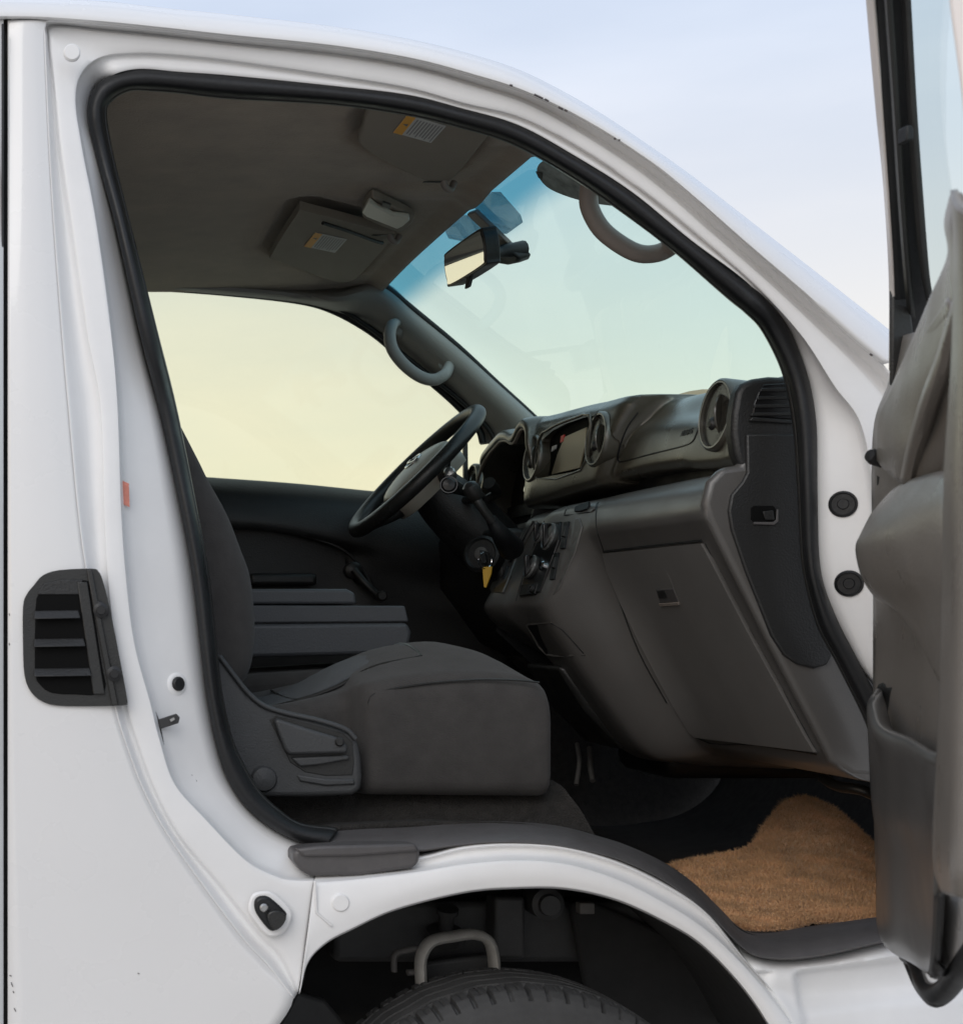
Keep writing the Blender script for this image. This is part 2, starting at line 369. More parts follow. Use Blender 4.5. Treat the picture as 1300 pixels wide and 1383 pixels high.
rows = [list(c) for c in zip(*[cat([tuple(v) for v in c], 3) for c in zip(*rows)])]
link('wheel_arch', gridmesh('wheel_arch', rows), 'paint_in', van, smooth=60, solid=.0015)
# recessed step panel ahead of the arch
def st_(a, b, x): t = max(0, min(1, (x-a)/(b-a))); return t*t*(3-2*t)
def emb(p):
    x = p.x*F/p.y; y = 840-(p.z-H)*F/p.y
    d = .030*st_(1070, 1092, x+ (y-1340)*-.15)*st_(1303, 1322, y+(x-1100)*.12)*(1-.5*st_(1352, 1376, y+(x-1100)*.1))
    d += .010*st_(1010, 1030, x)*(1-st_(1035, 1052, x))*st_(1310, 1316, y)*(1-st_(1316, 1335, y-(1040-x)*.3))
    return p+Vector((0, d, 0))
patch('step_panel', [[(985,1266,2.40),(1012,1284,2.40),(1050,1292,2.40),(1120,1285,2.40),(1200,1266,2.40),(1300,1250,2.40),(1400,1240,2.40)],
                     [(994,1299,2.375),(1020,1305,2.352),(1055,1312,2.352),(1120,1308,2.352),(1200,1292,2.352),(1300,1280,2.352),(1400,1270,2.352)],
                     [(1014,1325,2.37),(1040,1335,2.348),(1070,1345,2.348),(1130,1345,2.348),(1200,1340,2.348),(1300,1330,2.348),(1400,1330,2.348)],
                     [(1038,1354,2.36),(1060,1365,2.338),(1085,1380,2.340),(1140,1390,2.340),(1200,1390,2.340),(1300,1390,2.340),(1400,1390,2.340)],
                     [(1072,1420,2.355),(1090,1430,2.33),(1110,1440,2.335),(1150,1440,2.335),(1200,1440,2.335),(1300,1440,2.335),(1400,1440,2.335)]], 'paint_in', van, k=12, kr=12, solid=.0015, disp=emb)
# rubber weatherstrip round the opening: (outer edge, inner edge)
SE = [((438,1145),(452,1125)),((433,1143),(447,1122)),((398,1133),(403,1115)),((363,1114),(372,1095)),((332,1087),(347,1071)),((308,1049),(326,1036)),((293,1002),(310,998)),((281,940),(297,940)),((273,875),(289,875)),
 ((262,781),(279,781)),((246,690),(262,687)),((216,550),(234,550)),((190,446),(208,446)),((157,300),(172,300)),((132,210),(149,208)),((121,159),(140,155)),((128,122),(147,134)),((149,104),(172,119)),((185,94),(205,118)),
 ((242,97),(245,121)),((311,102),(311,128)),((450,116),(450,137)),((550,128),(545,150)),((622,146),(615,166)),((700,169),(690,189)),((777,211),(765,230)),((854,260),(835,277)),((931,323),(910,334)),((1008,381),(985,398)),
 ((1034,407),(1010,419)),((1060,440),(1034,446)),((1086,502),(1061,503)),((1099,569),(1075,570)),((1101,660),(1081,660)),((1103,745),(1085,745)),((1110,790),(1092,790)),((1129,840),(1108,845)),((1153,887),(1133,893)),((1196,970),(1172,972)),((1215,1020),(1192,1030))]
def SD(a):
    if a[1] < 480 and a[0] > 150: return .052+.04*st0(1030, 1090, a[0])
    return .052+.035*st0(100, 350, a[1]) if a[0] < 700 else .080
def st0(a, b, x): t = max(0, min(1, (x-a)/(b-a))); return t*t*(3-2*t)
rr = []
for w, d in ((0, .0), (-.02, -.012), (.2, -.022), (.5, -.024), (.8, -.016), (1.0, .006), (1.04, .03)):
    rr.append([(*lp(a, b, w), ys(a[1])+SD(a)+d) for a, b in SE])
rows = [[W(*p) for p in cat(r, 8)] for r in rr]
door_seal = link('door_seal', gridmesh('door_seal', [list(c) for c in zip(*[cat([tuple(v) for v in c], 3) for c in zip(*rows)])]), 'seal', van, smooth=70, solid=.002)
# inner lip running behind the weatherstrip
lipr = [[(*b, ys(a[1])+SD(a)+.005) for a, b in SE], [(*lp(a, b, 1.12), ys(a[1])+SD(a)+.012) for a, b in SE], [(*lp(a, b, 1.16), ys(a[1])+SD(a)+.06) for a, b in SE]]
rows = [[W(*p) for p in cat(r, 8)] for r in lipr]
link('opening_trim', gridmesh('opening_trim', rows), 'black', van, smooth=60, solid=.002)
# scuff plate
sc_top = [(443,1121),(500,1117),(548,1115),(610,1111),(673,1110),(747,1115),(811,1131),(850,1144),(895,1165),(936,1193),(971,1227),(1002,1256),(1035,1261),(1092,1252),(1191,1238),(1260,1226)]
sc_bot = [(430,1152),(480,1152),(565,1150),(610,1144),(673,1139),(747,1143),(811,1155),(850,1168),(895,1190),(936,1219),(966,1245),(1009,1286),(1051,1296),(1110,1291),(1196,1272),(1270,1258)]
rows = [[(b[0], b[1]+1, 2.375) for b in sc_bot], [(b[0], b[1], 2.350) for b in sc_bot], [(*lp(b, t, .12), 2.346) for b, t in zip(sc_bot, sc_top)], [(*lp(b, t, .55), 2.375) for b, t in zip(sc_bot, sc_top)], [(*lp(b, t, .93), 2.44) for b, t in zip(sc_bot, sc_top)], [(*t, 2.50) for t in sc_top], [(t[0]-2, t[1]+10, 2.52) for t in sc_top]]
rows = [[W(*p) for p in cat(r, 8)] for r in rows]
scuff = link('scuff_plate', gridmesh('scuff_plate', [list(c) for c in zip(*[cat([tuple(v) for v in c], 3) for c in zip(*rows)])]), 'scuff', van, smooth=60, solid=.002)
plate('scuff_end_cap', [(396,1149),(410,1146),(434,1144),(470,1142),(500,1141),(560,1141),(568,1149),(566,1166),(558,1173),(488,1183),(419,1184),(406,1176),(396,1163)], 2.325, .05, 'scuff', scuff, bevel=.006, seg=3)
plate('scuff_ledge', [(400,1147),(430,1143),(560,1140),(566,1148),(560,1151),(480,1157),(410,1158)], 2.319, .02, 'scuff', scuff, bevel=.004)
# jamb fittings
plate('sill_seam', [(424,1190),(427,1190),(429,1232),(450,1250),(447,1252),(426,1234)], 2.3065, .003, 'paint', van, bevel=.001)
lathe('jamb_plug', W(459, 1219, 2.312), (0,-1,0), [(.013,0),(.013,.004),(.011,.006),(.0,.006)], 'paint_in', van)
lathe('jamb_plug', W(97, 72, 2.325), (0,-1,0), [(.0125,0),(.0125,.005),(.0105,.007),(.0,.007)], 'paint_in', van)
hq, hn = hit(fb, 238, 924, .001)
pl = lathe('jamb_plug', hq, hn, [(.017,-.004),(.017,.001),(.013,.003),(.012,.003)], 'paint_in', van)
lathe('plug_centre', hq, hn, [(.0105,0),(.0105,.006),(.008,.008),(0,.008)], 'seal', pl)
for (x, y) in ((1138, 681), (1146, 788)):
    hq, hn = hit(fb, x, y, .0005); g = lathe('hinge_plug', hq, hn, [(.0195,-.004),(.0195,.003),(.0165,.006),(.0155,.003),(.008,.003),(.007,.005),(0,.005)], 'seal', van)
# rubber buffer on the lower jamb
b = plate('door_buffer', [(344,1222),(347,1214),(356,1211),(366,1214),(385,1231),(387,1239),(381,1252),(371,1258),(362,1255),(347,1235)], 2.296, .02, 'seal', van, bevel=.004, sm=3)
plate('buffer_pad', [(361,1237),(372,1230),(385,1236),(386,1243),(380,1252),(370,1256)], 2.286, .012, 'black', b, bevel=.003, sm=3)
lathe('buffer_screw', W(356, 1226, 2.294), (0,-1,0), [(.006,0),(.006,.003),(.004,.005),(0,.005)], 'silver', b, seg=16)
plate('buffer_surround', [(336,1222),(342,1208),(358,1204),(372,1208),(392,1228),(394,1242),(384,1260),(368,1266),(356,1260),(338,1236)], 2.304, .006, 'paint_in', van, bevel=.003, sm=3)
# door check / striker
sq, sn = hit(fb, 222, 975, 0); SY = sq.y-2.335
def W_(x, y, Y): return W(x, y, Y+SY-.012)
s = plate('door_striker', [(203,953),(207,952),(216,975),(222,1007),(219,1008),(209,985)], 2.322+SY, .006, 'iron', van, bevel=.001)
slab('striker_loop', [W_(214,972,2.33), W_(238,964,2.33), W_(243,969,2.33), W_(241,977,2.33), W_(216,985,2.33)], (0,.004,0), 'iron', s, bevel=.001)
slab('striker_eye', [W_(229,972,2.326), W_(235,969,2.326), W_(236,972,2.326), W_(231,975,2.326)], (0,.002,0), 'silver', s, bevel=0)
RL = ((165,649),(174,653),(175,685),(166,681)); plate('red_label', RL, min(hit(fb, *p)[0].y for p in RL)-.001, .0008, 'redlab', van, bevel=0)
sb = bvh(side_panel)
for (x, y, w, a) in ((256,1025,7,1.5),(262,1051,12,.9),(257,1046,6,.6),(16,1330,6,1.2),(18,1340,3,1.2),(20,1364,5,1.1),(14,1318,3,.5),(12.5,830,3,1.3),(12.5,870,3,1.4),(187,1315,2.5,.3)):
    q_, n_ = hit(fb if x in (256,262,257) else sb, x, y, .0005)
    if q_ is not None: box('paint_scratch', q_, (w*.00106, .001, .0011), 'chip', van, R=Matrix.Rotation(a, 3, 'Y'), bevel=0)
# air outlet grille let into the side panel
vout = [(46,790),(58,777),(80,770),(124,768),(133,772),(139,785),(150,830),(171,940),(170,948),(166,953),(90,954),(60,949),(42,935),(33,912),(31,870),(31,820),(36,803)]
vo = plate('air_vent', vout, 2.292, .02, 'black', van, bevel=.004, sm=3)
vin = [(48,822),(52,803),(66,788),(84,784),(117,784),(122,800),(138,900),(141,936),(100,938),(70,936),(54,925),(47,905)]
rng = cat(vin, 3, True)
plate('vent_shade', vin, 2.2905, .003, 'pit', vo, bevel=.001, sm=2)  # near-black plate before the vent, painting the shade of its opening
slab('vent_plate', [W(50,803,2.289), W(60,788,2.289), W(84,783,2.289), W(112,783,2.289), W(108,803,2.289)], (0,.003,0), 'side', vo, bevel=.001)
for y0, x1 in ((825,106),(863,113),(903,121)):
    slab('vent_blade', [W(46,y0,2.288), W(x1,y0-1,2.288), W(x1+3,y0+10,2.278), W(46,y0+11,2.278)], (0,.004,0), 'side', vo, bevel=.0015)
slab('vent_bar', [W(104,786,2.287), W(118,786,2.287), W(142,938,2.287), W(126,938,2.287)], (0,.004,0), 'black', vo, bevel=.0015)
slab('vent_flange', [W(117,770,2.286), W(124,769,2.286), W(160,953,2.286), W(151,953,2.286)], (0,.004,0), 'black', vo, bevel=.0015)
slab('vent_flange', [W(129,812,2.286), W(138,812,2.286), W(147,831,2.286), W(133,832,2.286)], (0,.004,0), 'gloss', vo, bevel=.0015)
for (x, y) in ((136,824),(154,910)):
    lathe('screw', W(x, y, 2.287), (0,-1,0), [(.011,0),(.011,.003),(.0065,.004),(.006,.007),(0,.007)], 'gloss', vo, seg=20)
# ------------------------------------------------------------------ wheel and housing
arch3 = [W(p[0]-1, p[1]+2, 2.36) for p in A]; arch3 = [Vector(p) for p in cat([tuple(v) for v in [W(330,1480,2.36)]+arch3], 5)]
rows = [[p for p in arch3], [p+Vector((0,.05,.004)) for p in arch3], [p+Vector((0,.38,.01)) for p in arch3], [p+Vector((0,.40,.0)) for p in arch3]]
link('wheel_housing', gridmesh('wheel_housing', rows), 'liner', van, smooth=50, solid=.003, soff=1)
slab('housing_wall', [Vector((v.x,2.755,v.z+.012)) for v in arch3], (0,.01,0), 'liner', van, bevel=0)
wc = M(.775, 2.42, -.861)
prof = [(.20,-.085),(.235,-.097),(.272,-.100),(.296,-.096),(.312,-.088),(.3215,-.076),(.3245,-.060),(.3258,-.03),(.326,0),(.3258,.03),(.3245,.06),(.3215,.076),(.312,.088),(.29,.098),(.24,.097),(.20,.085)]
bm = bmesh.new(); seg = 720
def tread(j, r, z):
    if r < .306: return r
    if abs(z) > .050 and r > .308 and j % 10 in (0, 1): return r-(.0055 if (j//10) % 2 else .009)
    if abs(z) > .045 and r > .322 and j % 10 == 5: return r-.002
    return r
P2 = []
for i in range(len(prof)-1):
    for s in range(4 if abs(prof[i][1]) > .062 else 22):
        n_ = 4 if abs(prof[i][1]) > .062 else 22; P2.append((prof[i][0]+(prof[i+1][0]-prof[i][0])*s/n_, prof[i][1]+(prof[i+1][1]-prof[i][1])*s/n_))
P2.append(prof[-1])
rings = []
for (r, z) in P2:
    ring = []
    for j in range(seg):
        a = 2*math.pi*j/seg; rr_ = tread(j, r, z)
        if r > .3225:
            zz = z+.0032*(abs(((j+int(z*900)*0) % 24)-12)/6-1)
            for g in (-.044, -.015, .015, .044):
                if abs(zz-g) < .0032: rr_ -= .009
        ring.append(bm.verts.new(wc+Vector((math.cos(a)*rr_, z, math.sin(a)*rr_))))
    rings.append(ring)
for i in range(len(rings)-1):
    for j in range(seg): bm.faces.new((rings[i][j], rings[i][(j+1) % seg], rings[i+1][(j+1) % seg], rings[i+1][j]))
wheel = bpy.data.objects.new('wheel', None); COL.objects.link(wheel); wheel.parent = van; wheel.matrix_parent_inverse = Matrix.Translation(-VANLOC)
wheel.location = wc
def sub(o, p):   # child of an Empty that is itself a part
    o.parent = p; o.matrix_parent_inverse = Matrix.Translation(-p.location); return o
sub(bmobj('tyre', bm, 'rubber', None, smooth=30), wheel)
sub(lathe('rim', wc, (0,1,0), [(.02,-.02),(.12,-.03),(.17,-.075),(.203,-.088),(.205,-.08),(.19,-.05),(.19,.05),(.205,.08),(.02,.06)], 'silver', None, seg=48), wheel)
# under-body pieces seen above the tyre
tube('suspension_bracket', [W(570,1340,2.5), W(568,1318,2.5), W(569,1292,2.5), W(582,1272,2.5), W(612,1265,2.5), W(640,1262,2.5), W(660,1272,2.5), W(667,1300,2.5), W(668,1340,2.5)], .020, 'steel', van, seg=10, k=5, flat=.42, ref=(0,1,0))
slab('suspension_arm', [W(575,1300,2.56), W(660,1290,2.56), W(690,1340,2.56), W(560,1350,2.56)], (0,.03,0), 'iron', van, bevel=.006)
tube('hose_clip', [W(532,1312,2.52), W(533,1290,2.52), W(548,1284,2.52), W(566,1283,2.52), W(570,1310,2.52), W(550,1314,2.52)], .010, 'dull', van, seg=8, k=3, flat=.5, ref=(0,1,0))
lathe('shock_mount', W(602,1250,2.60), (0,-.3,1), [(.02,-.03),(.03,-.028),(.03,-.01),(.012,-.008),(.012,.02),(.018,.022),(.018,.03),(0,.03)], 'iron', van, seg=24)
box('frame_rail', W(690,1255,2.66), (.60,.06,.10), 'iron', van, bevel=.01)
box('mount_plate', W(682,1250,2.60), (.05,.05,.10), 'iron', van, bevel=.006)
lathe('bush', W(740,1222,2.56), (0,-1,0), [(.026,-.05),(.026,0),(.018,.004),(.016,.012),(0,.012)], 'iron', van, seg=24)
slab('light_leak_plate', [M(.0,3.0,-1.16), M(1.5,3.0,-1.16), M(1.5,3.0,-.52), M(.0,3.0,-.52)], (0,.01,0), 'liner', van, bevel=0)  # dark plate added to block daylight leaking in behind the wheel
box('clip_block', W(790,1226,2.55), (.024,.02,.018), 'dull', van, bevel=.002)
plate('splash_guard', [(770,1220),(800,1218),(900,1262),(1010,1300),(1010,1420),(860,1420),(790,1330)], 2.6, .02, 'liner', van, bevel=.006)
plate('splash_guard', [(300,1345),(395,1338),(440,1352),(480,1400),(480,1440),(300,1440)], 2.56, .02, 'iron', van, bevel=.006)
# ================================================================== CAB INTERIOR SHELL
def gx(Y, h):          # windscreen surface: X for a given width position and height
    b = 0.0
    if Y < 2.75: b = -.10*((2.75-Y)/.33)**2
    if Y > 3.78: b = -.04*((Y-3.78)/.15)**2
    return .915+1.129*(.815-h)+.03*math.sin(math.pi*max(0, min(1, (.815-h)/.6)))+b
hs = [.835-.62*i/14 for i in range(15)]
yy = [2.43+(3.88-2.43)*j/28 for j in range(29)]
wind = link('windscreen', gridmesh('windscreen', [[M(gx(y, h if y > 2.75 else h-.06*((2.75-y)/.33)), y, h if y > 2.75 else h-.06*((2.75-y)/.33)) for y in yy] for h in hs]), 'wglass', van, smooth=60, solid=0)
# black edge of the glass along the far pillar and the header
def gl(px, py, off=0):   # point of the windscreen seen at a pixel
    lo, hi = 2.3, 4.4
    for _ in range(50):
        Y = (lo+hi)/2; X = px*Y/F; h = (840-py)*Y/F
        if X > gx(Y, h): hi = Y
        else: lo = Y
    return W(px, py, lo+off)
# --- headliner
VN = [(.585,2.40),(.588,2.60),(.612,2.70),(.717,2.835),(.785,2.905),(.806,2.895),(.815,2.86),(.80,2.6),(.79,2.40)]
VF = [(.583,3.135),(.60,3.118),(.79,3.27),(.812,3.30),(.822,3.52),(.824,3.70),(.807,3.75),(.754,3.71),(.612,3.535),(.592,3.49)]
def polyd(P, x, y):        # distance outside a polygon, 0 inside
    ins = False; dm = 9
    for a, b in zip(P, P[1:]+P[:1]):
        if (a[1] > y) != (b[1] > y) and x < (b[0]-a[0])*(y-a[1])/(b[1]-a[1])+a[0]: ins = not ins
        ux, uy = b[0]-a[0], b[1]-a[1]; t = max(0, min(1, ((x-a[0])*ux+(y-a[1])*uy)/(ux*ux+uy*uy)))
        dm = min(dm, math.hypot(x-a[0]-ux*t, y-a[1]-uy*t))
    return 0 if ins else dm
def hl(X, Y):
    h = .822
    h -= .014*max(0, (Y-3.45)/.5)**2
    h += .006*math.sin(math.pi*max(0, min(1, (Y-2.5)/1.4)))
    h -= .09*max(0, (X-.60)/.35)**2*max(0, (2.75-Y)/.33)
    # recesses that take the sun visors
    for poly in (VN, VF):
        d = polyd(poly, X, Y); h += .020*(1-st_(.008, .034, d))
    # raised map pod down the middle
    sx = st_(.62, .70, X); sy = st_(2.98, 3.03, Y)*(1-st_(3.07, 3.12, Y))
    h -= .006*sx*sy
    h -= .020*st_(.875, .915, X)
    return h
X_ = [-.9+.03*i for i in range(45)]+[.455+.0092*i for i in range(51)]
Y_ = [2.40+.0125*i for i in range(121)]
def hlx(X, Y):
    if Y < 2.75 and X > .7: return X-.10*((2.75-Y)/.33)**2*(X-.7)/.21
    return X
headl = link('headliner', gridmesh('headliner', [[M(hlx(x, y), y, hl(x, y)) for y in Y_] for x in X_], flip=True), 'head', van, smooth=50, solid=.006)
tube('header_trim', [M(hlx(.914, y), y, hl(.914, y)-.001) for y in Y_[4:-4:6]], .003, 'visor', van, seg=8, k=2)
def pc(px, py, h): return W(px, py, h*F/(840-py))
def visor(pts, lab, clipy):
    v = slab('sun_visor', [M(x, y, .800-.018*(x-.6)) for x, y in pts], (0, 0, .017), 'visor', van, bevel=.006, sm=3, seg=3)
    (lx0, lx1), (ly0, ly1) = lab
    def q(x, y, d): return M(x, y+(x-lx0)*.7*(1 if True else 0), .7985-.018*(x-.6)-d)
    w_ = slab('warning_label', [q(lx0, ly0, 0), q(lx1, ly0, 0), q(lx1, ly1, 0), q(lx0, ly1, 0)], (0, 0, .0008), 'labelw', v, bevel=0)
    slab('label_heading', [q(lx0, ly0, .0006), q(lx0+.017, ly0, .0006), q(lx0+.017, ly1, .0006), q(lx0, ly1, .0006)], (0, 0, .0005), 'orange', w_, bevel=0)
    bm = bmesh.new()
    for i in range(9):
        xx = lx0+.022+i*.006; e = ly1-.006-random.random()*.02
        vs = [bm.verts.new(q(a, b_, .0008)) for a, b_ in ((xx, ly0+.006), (xx+.0018, ly0+.006), (xx+.0018, e), (xx, e))]; bm.faces.new(vs)
    bmobj('label_print', bm, 'ink', w_)
    bm = bmesh.new()
    vs = [bm.verts.new(q(a, b_, .0012)) for a, b_ in ((lx0+.004, ly0+.04), (lx0+.013, ly0+.034), (lx0+.013, ly0+.046))]; bm.faces.new(vs)
    bmobj('warning_sign', bm, 'ink', w_)
    c = tube('visor_clip', [M(.80, clipy-.012, .802), M(.806, clipy-.004, .788), M(.818, clipy+.004, .786), M(.826, clipy+.01, .80)], .0065, 'handle', v, seg=8)
    slab('clip_slot', [M(.765, clipy-.012, .7955), M(.80, clipy-.014, .7955), M(.80, clipy-.004, .7955), M(.765, clipy-.004, .7955)], (0,0,.001), 'seal', v, bevel=0)
    return v
v1 = visor(VN, ((.640, .716), (2.515, 2.605)), 2.90)
v1['label'] = 'sun visor nearest the open door'
v2 = visor(VF, ((.645, .722), (3.275, 3.395)), 3.30)
v2['label'] = 'sun visor above the driver side window'
tube('visor_rod', [pc(436,301,.788), pc(470,312,.788), pc(505,325,.788), pc(516,328,.79)], .004, 'side', v2, seg=8)
# --- roof lamp
lampb = slab('roof_lamp', [pc(*p, .812) for p in ((492,265),(500,256),(510,256),(552,277),(559,285),(554,292),(545,299),(536,302),(495,285),(489,278))], (0, 0, -.018), 'visor', van, bevel=.004, sm=2, seg=2)
slab('lamp_lens', [pc(*p, .792) for p in ((496,268),(499,265),(508,272),(530,284),(552,287),(553,291),(544,299),(536,303),(494,286),(489,281))], (0, 0, -.010), 'lens', lampb, bevel=.003, seg=3)
slab('lamp_switch', [pc(*p, .789) for p in ((517,270),(528,274),(526,280),(515,276))], (0, 0, -.004), 'side', lampb, bevel=.001)
# --- rear view mirror
mc = W(627, 350, 3.10)
nrm = Vector((-1, MIRY, MIRZ)).normalized(); wd = Vector((0, 1, 0)); wd = (wd-nrm*wd.dot(nrm)).normalized(); up = nrm.cross(wd); up = -up if up.z < 0 else up
def mo(a, b_, d=0): return mc+wd*a+up*b_+nrm*d
OUT = [(-.112,.006),(-.108,.026),(-.09,.036),(.085,.036),(.106,.028),(.113,.008),(.110,-.018),(.094,-.033),(-.085,-.035),(-.105,-.026)]
mir = slab('rear_view_mirror', [mo(a, b_, 0) for a, b_ in OUT], nrm*-.028, 'seal', van, bevel=.008, sm=4, seg=3)
slab('mirror_glass', [mo(a*.93, b_*.86, .0015) for a, b_ in OUT], nrm*-.001, 'mirror', mir, bevel=0, sm=4)
slab('dip_tab', [mo(-.012,-.030,-.004), mo(.012,-.030,-.004), mo(.009,-.056,.006), mo(-.009,-.056,.006)], nrm*-.008, 'seal', mir, bevel=.002)
mt = gl(712, 338, -.01)
tube('mirror_stem', [mo(-.03, 0, -.03), W(672,341,3.10), W(690,338,3.11), W(706,337,3.12)], [.013,.010,.014,.018], 'seal', mir, seg=12, k=3)
slab('mirror_mount', [gl(676,338,-.012), gl(690,325,-.012), gl(702,329,-.012), gl(719,343,-.012), gl(716,349,-.012), gl(702,352,-.012), gl(684,349,-.012)], (-.03,-.012,-.012), 'seal', mir, bevel=.006, seg=3)
slab('mirror_stay', [gl(634,285,-.01), gl(645,281,-.01), gl(692,326,-.01), gl(684,333,-.01)], (-.008,-.004,-.008), 'handle', mir, bevel=.003)
# round sticker and translucent tinted patches on the glass
def onglass(name, pts, m, parent, off=-.006, sm=0):
    if sm: pts = cat(pts, sm, True)
    A_ = [gl(p[0], p[1], off) for p in pts]
    return slab(name, A_, (-.0006, -.0006, 0), m, parent, bevel=0)
onglass('round_sticker', [(725,232),(732,218),(752,215),(785,228),(820,243),(848,262),(851,272),(838,278),(805,275),(768,266),(738,252)], 'stick', wind, sm=4)
onglass('sticker_tab', [(723,231),(733,233),(732,243),(727,240)], 'black', wind, off=-.008)
onglass('tinted_patch', [(640,279),(664,259),(676,259),(703,290),(706,300),(684,316),(678,315),(645,286)], 'film', wind)
onglass('tinted_patch_low', [(601,312),(626,290),(640,292),(680,325),(668,335),(606,322)], 'film', wind)
# --- grab handles
def grab(name, P, r, m, caps, lab):
    h_ = tube(name, P, r, m, van, seg=14, k=6, flat=1.25); h_['label'] = lab
    for c_, n_ in caps:
        u_ = Vector((.72,0,-.69)); v_ = Vector(n_).normalized().cross(u_).normalized()
        slab('handle_cap', [c_+u_*a*.020+v_*b_*.013 for a, b_ in ((-1,-.6),(-.7,-1),(.7,-1),(1,-.6),(1,.6),(.7,1),(-.7,1),(-1,.6))], Vector(n_).normalized()*-.03, m, h_, bevel=.003)
    return h_
grab('grab_handle', [W(815,228,2.44), W(800,240,2.50), W(795,256,2.52), W(796,280,2.53), W(811,308,2.53), W(836,329,2.53), W(862,342,2.53), W(886,342,2.53), W(905,333,2.52), W(926,312,2.44)], .0115, 'handle', [], 'taupe grab handle hanging by the near windscreen pillar')
grab('grab_handle', [W(536,436,3.86), W(530,438,3.80), W(526,452,3.78), W(530,472,3.77), W(545,492,3.77), W(566,508,3.77), W(585,513,3.77), W(600,506,3.78), W(606,496,3.82), W(604,493,3.88)], .0115, 'pillar',
     [(W(534,441,3.84), (-.6,-.7,.2)), (W(602,496,3.84), (-.6,-.7,.2))], 'dark grab handle on the far windscreen pillar')
# --- far side: pillar trim, window surround, door card, glass
WN = [(120,386),(200,389),(300,396),(400,407),(450,421),(500,449),(540,482),(580,516),(615,547),(645,580),(652,600)]
HD = [(110,372),(200,380),(300,386),(400,394),(455,398),(512,384),(560,424),(615,470),(665,517),(712,560),(742,590)]
rows = []
for (w_, h_, k_) in zip(WN, HD, range(99)):
    yf = 3.93; yt = 3.90 if k_ < 4 else 3.84
    rows.append([(w_[0], w_[1], yf+.02), (*lp(w_, h_, .03), yf), (*lp(w_, h_, .16), yf-.015), (*lp(w_, h_, .22), yf-.03), (*lp(w_, h_, .6), (yf+yt)/2-.05), (*lp(w_, h_, .92), yt-.02), (h_[0], h_[1], yt+.01)])
    rows[-1][-1] = (h_[0]+2, h_[1]-2, 3.87) if k_ >= 5 else (*lp(w_, h_, 1.5), 3.93)
pt = patch('pillar_trim', rows, 'pillar', van, k=4, kr=6, solid=.006)
tube('far_window_seal', [W(w_[0], w_[1]-1.5, 3.915) for w_ in WN], .009, 'seal', van, seg=8, k=5)
tube('far_door_seal', [W(w_[0]+(h_[0]-w_[0])*.18, w_[1]-8+(4 if i > 4 else 0), 3.89) for i, (w_, h_) in enumerate(zip(WN, HD))], .006, 'seal', van, seg=8, k=5)
tube('glass_edge_band', [gl(h_[0]+3, h_[1]-2, -.01) for h_ in HD[5:]], .008, 'seal', van, seg=8, k=4)
# far side outer wall so that the cab is closed
far = link('far_side_panel', gridmesh('far_side_panel', [[M(x, 3.99, z) for z in (.84,.92)] for x in (-1.2, .7)]), 'paint', van, solid=.004)
slab('far_side_rear_panel', [M(-1.2,3.99,-.6), M(.12,3.99,-.6), M(.12,3.99,.9), M(-1.2,3.99,.9)], (0,.01,0), 'side', van)
# driver's door: belt line, card, arm rest, winder
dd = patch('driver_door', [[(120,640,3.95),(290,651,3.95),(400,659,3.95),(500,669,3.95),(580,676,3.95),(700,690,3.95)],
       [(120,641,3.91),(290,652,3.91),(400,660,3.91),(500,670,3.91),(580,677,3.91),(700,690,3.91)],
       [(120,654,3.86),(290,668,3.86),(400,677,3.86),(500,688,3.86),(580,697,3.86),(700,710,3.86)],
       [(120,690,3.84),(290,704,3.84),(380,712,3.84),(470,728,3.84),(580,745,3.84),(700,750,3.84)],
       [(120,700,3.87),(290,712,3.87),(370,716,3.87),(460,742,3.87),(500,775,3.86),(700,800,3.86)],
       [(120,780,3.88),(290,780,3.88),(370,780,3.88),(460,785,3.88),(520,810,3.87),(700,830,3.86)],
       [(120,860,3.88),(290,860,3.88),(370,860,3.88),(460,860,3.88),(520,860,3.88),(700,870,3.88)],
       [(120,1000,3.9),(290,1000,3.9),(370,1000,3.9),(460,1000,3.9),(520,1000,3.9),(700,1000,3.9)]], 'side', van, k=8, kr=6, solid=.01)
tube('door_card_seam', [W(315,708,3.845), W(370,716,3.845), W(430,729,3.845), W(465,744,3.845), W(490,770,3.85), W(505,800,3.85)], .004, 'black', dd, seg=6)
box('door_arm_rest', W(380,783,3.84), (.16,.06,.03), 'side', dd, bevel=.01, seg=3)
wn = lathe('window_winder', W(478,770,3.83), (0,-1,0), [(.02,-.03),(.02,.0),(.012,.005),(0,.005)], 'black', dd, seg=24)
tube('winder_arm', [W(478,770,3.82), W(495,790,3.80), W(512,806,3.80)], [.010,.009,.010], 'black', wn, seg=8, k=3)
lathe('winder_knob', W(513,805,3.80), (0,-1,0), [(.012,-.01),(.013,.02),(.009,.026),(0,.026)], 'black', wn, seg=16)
fg = slab('side_window', [W(*p, 3.955) for p in [(100,650),(110,380),(200,386),(300,392),(400,402),(455,415),(505,445),(560,490),(620,545),(662,592),(670,700)]], (0,.004,0), 'sglass', dd, bevel=0)
slab('window_divider', [W(625,548,3.94), W(631,553,3.94), W(633,690,3.94), W(627,690,3.94)], (0,.012,0), 'black', dd, bevel=.001)
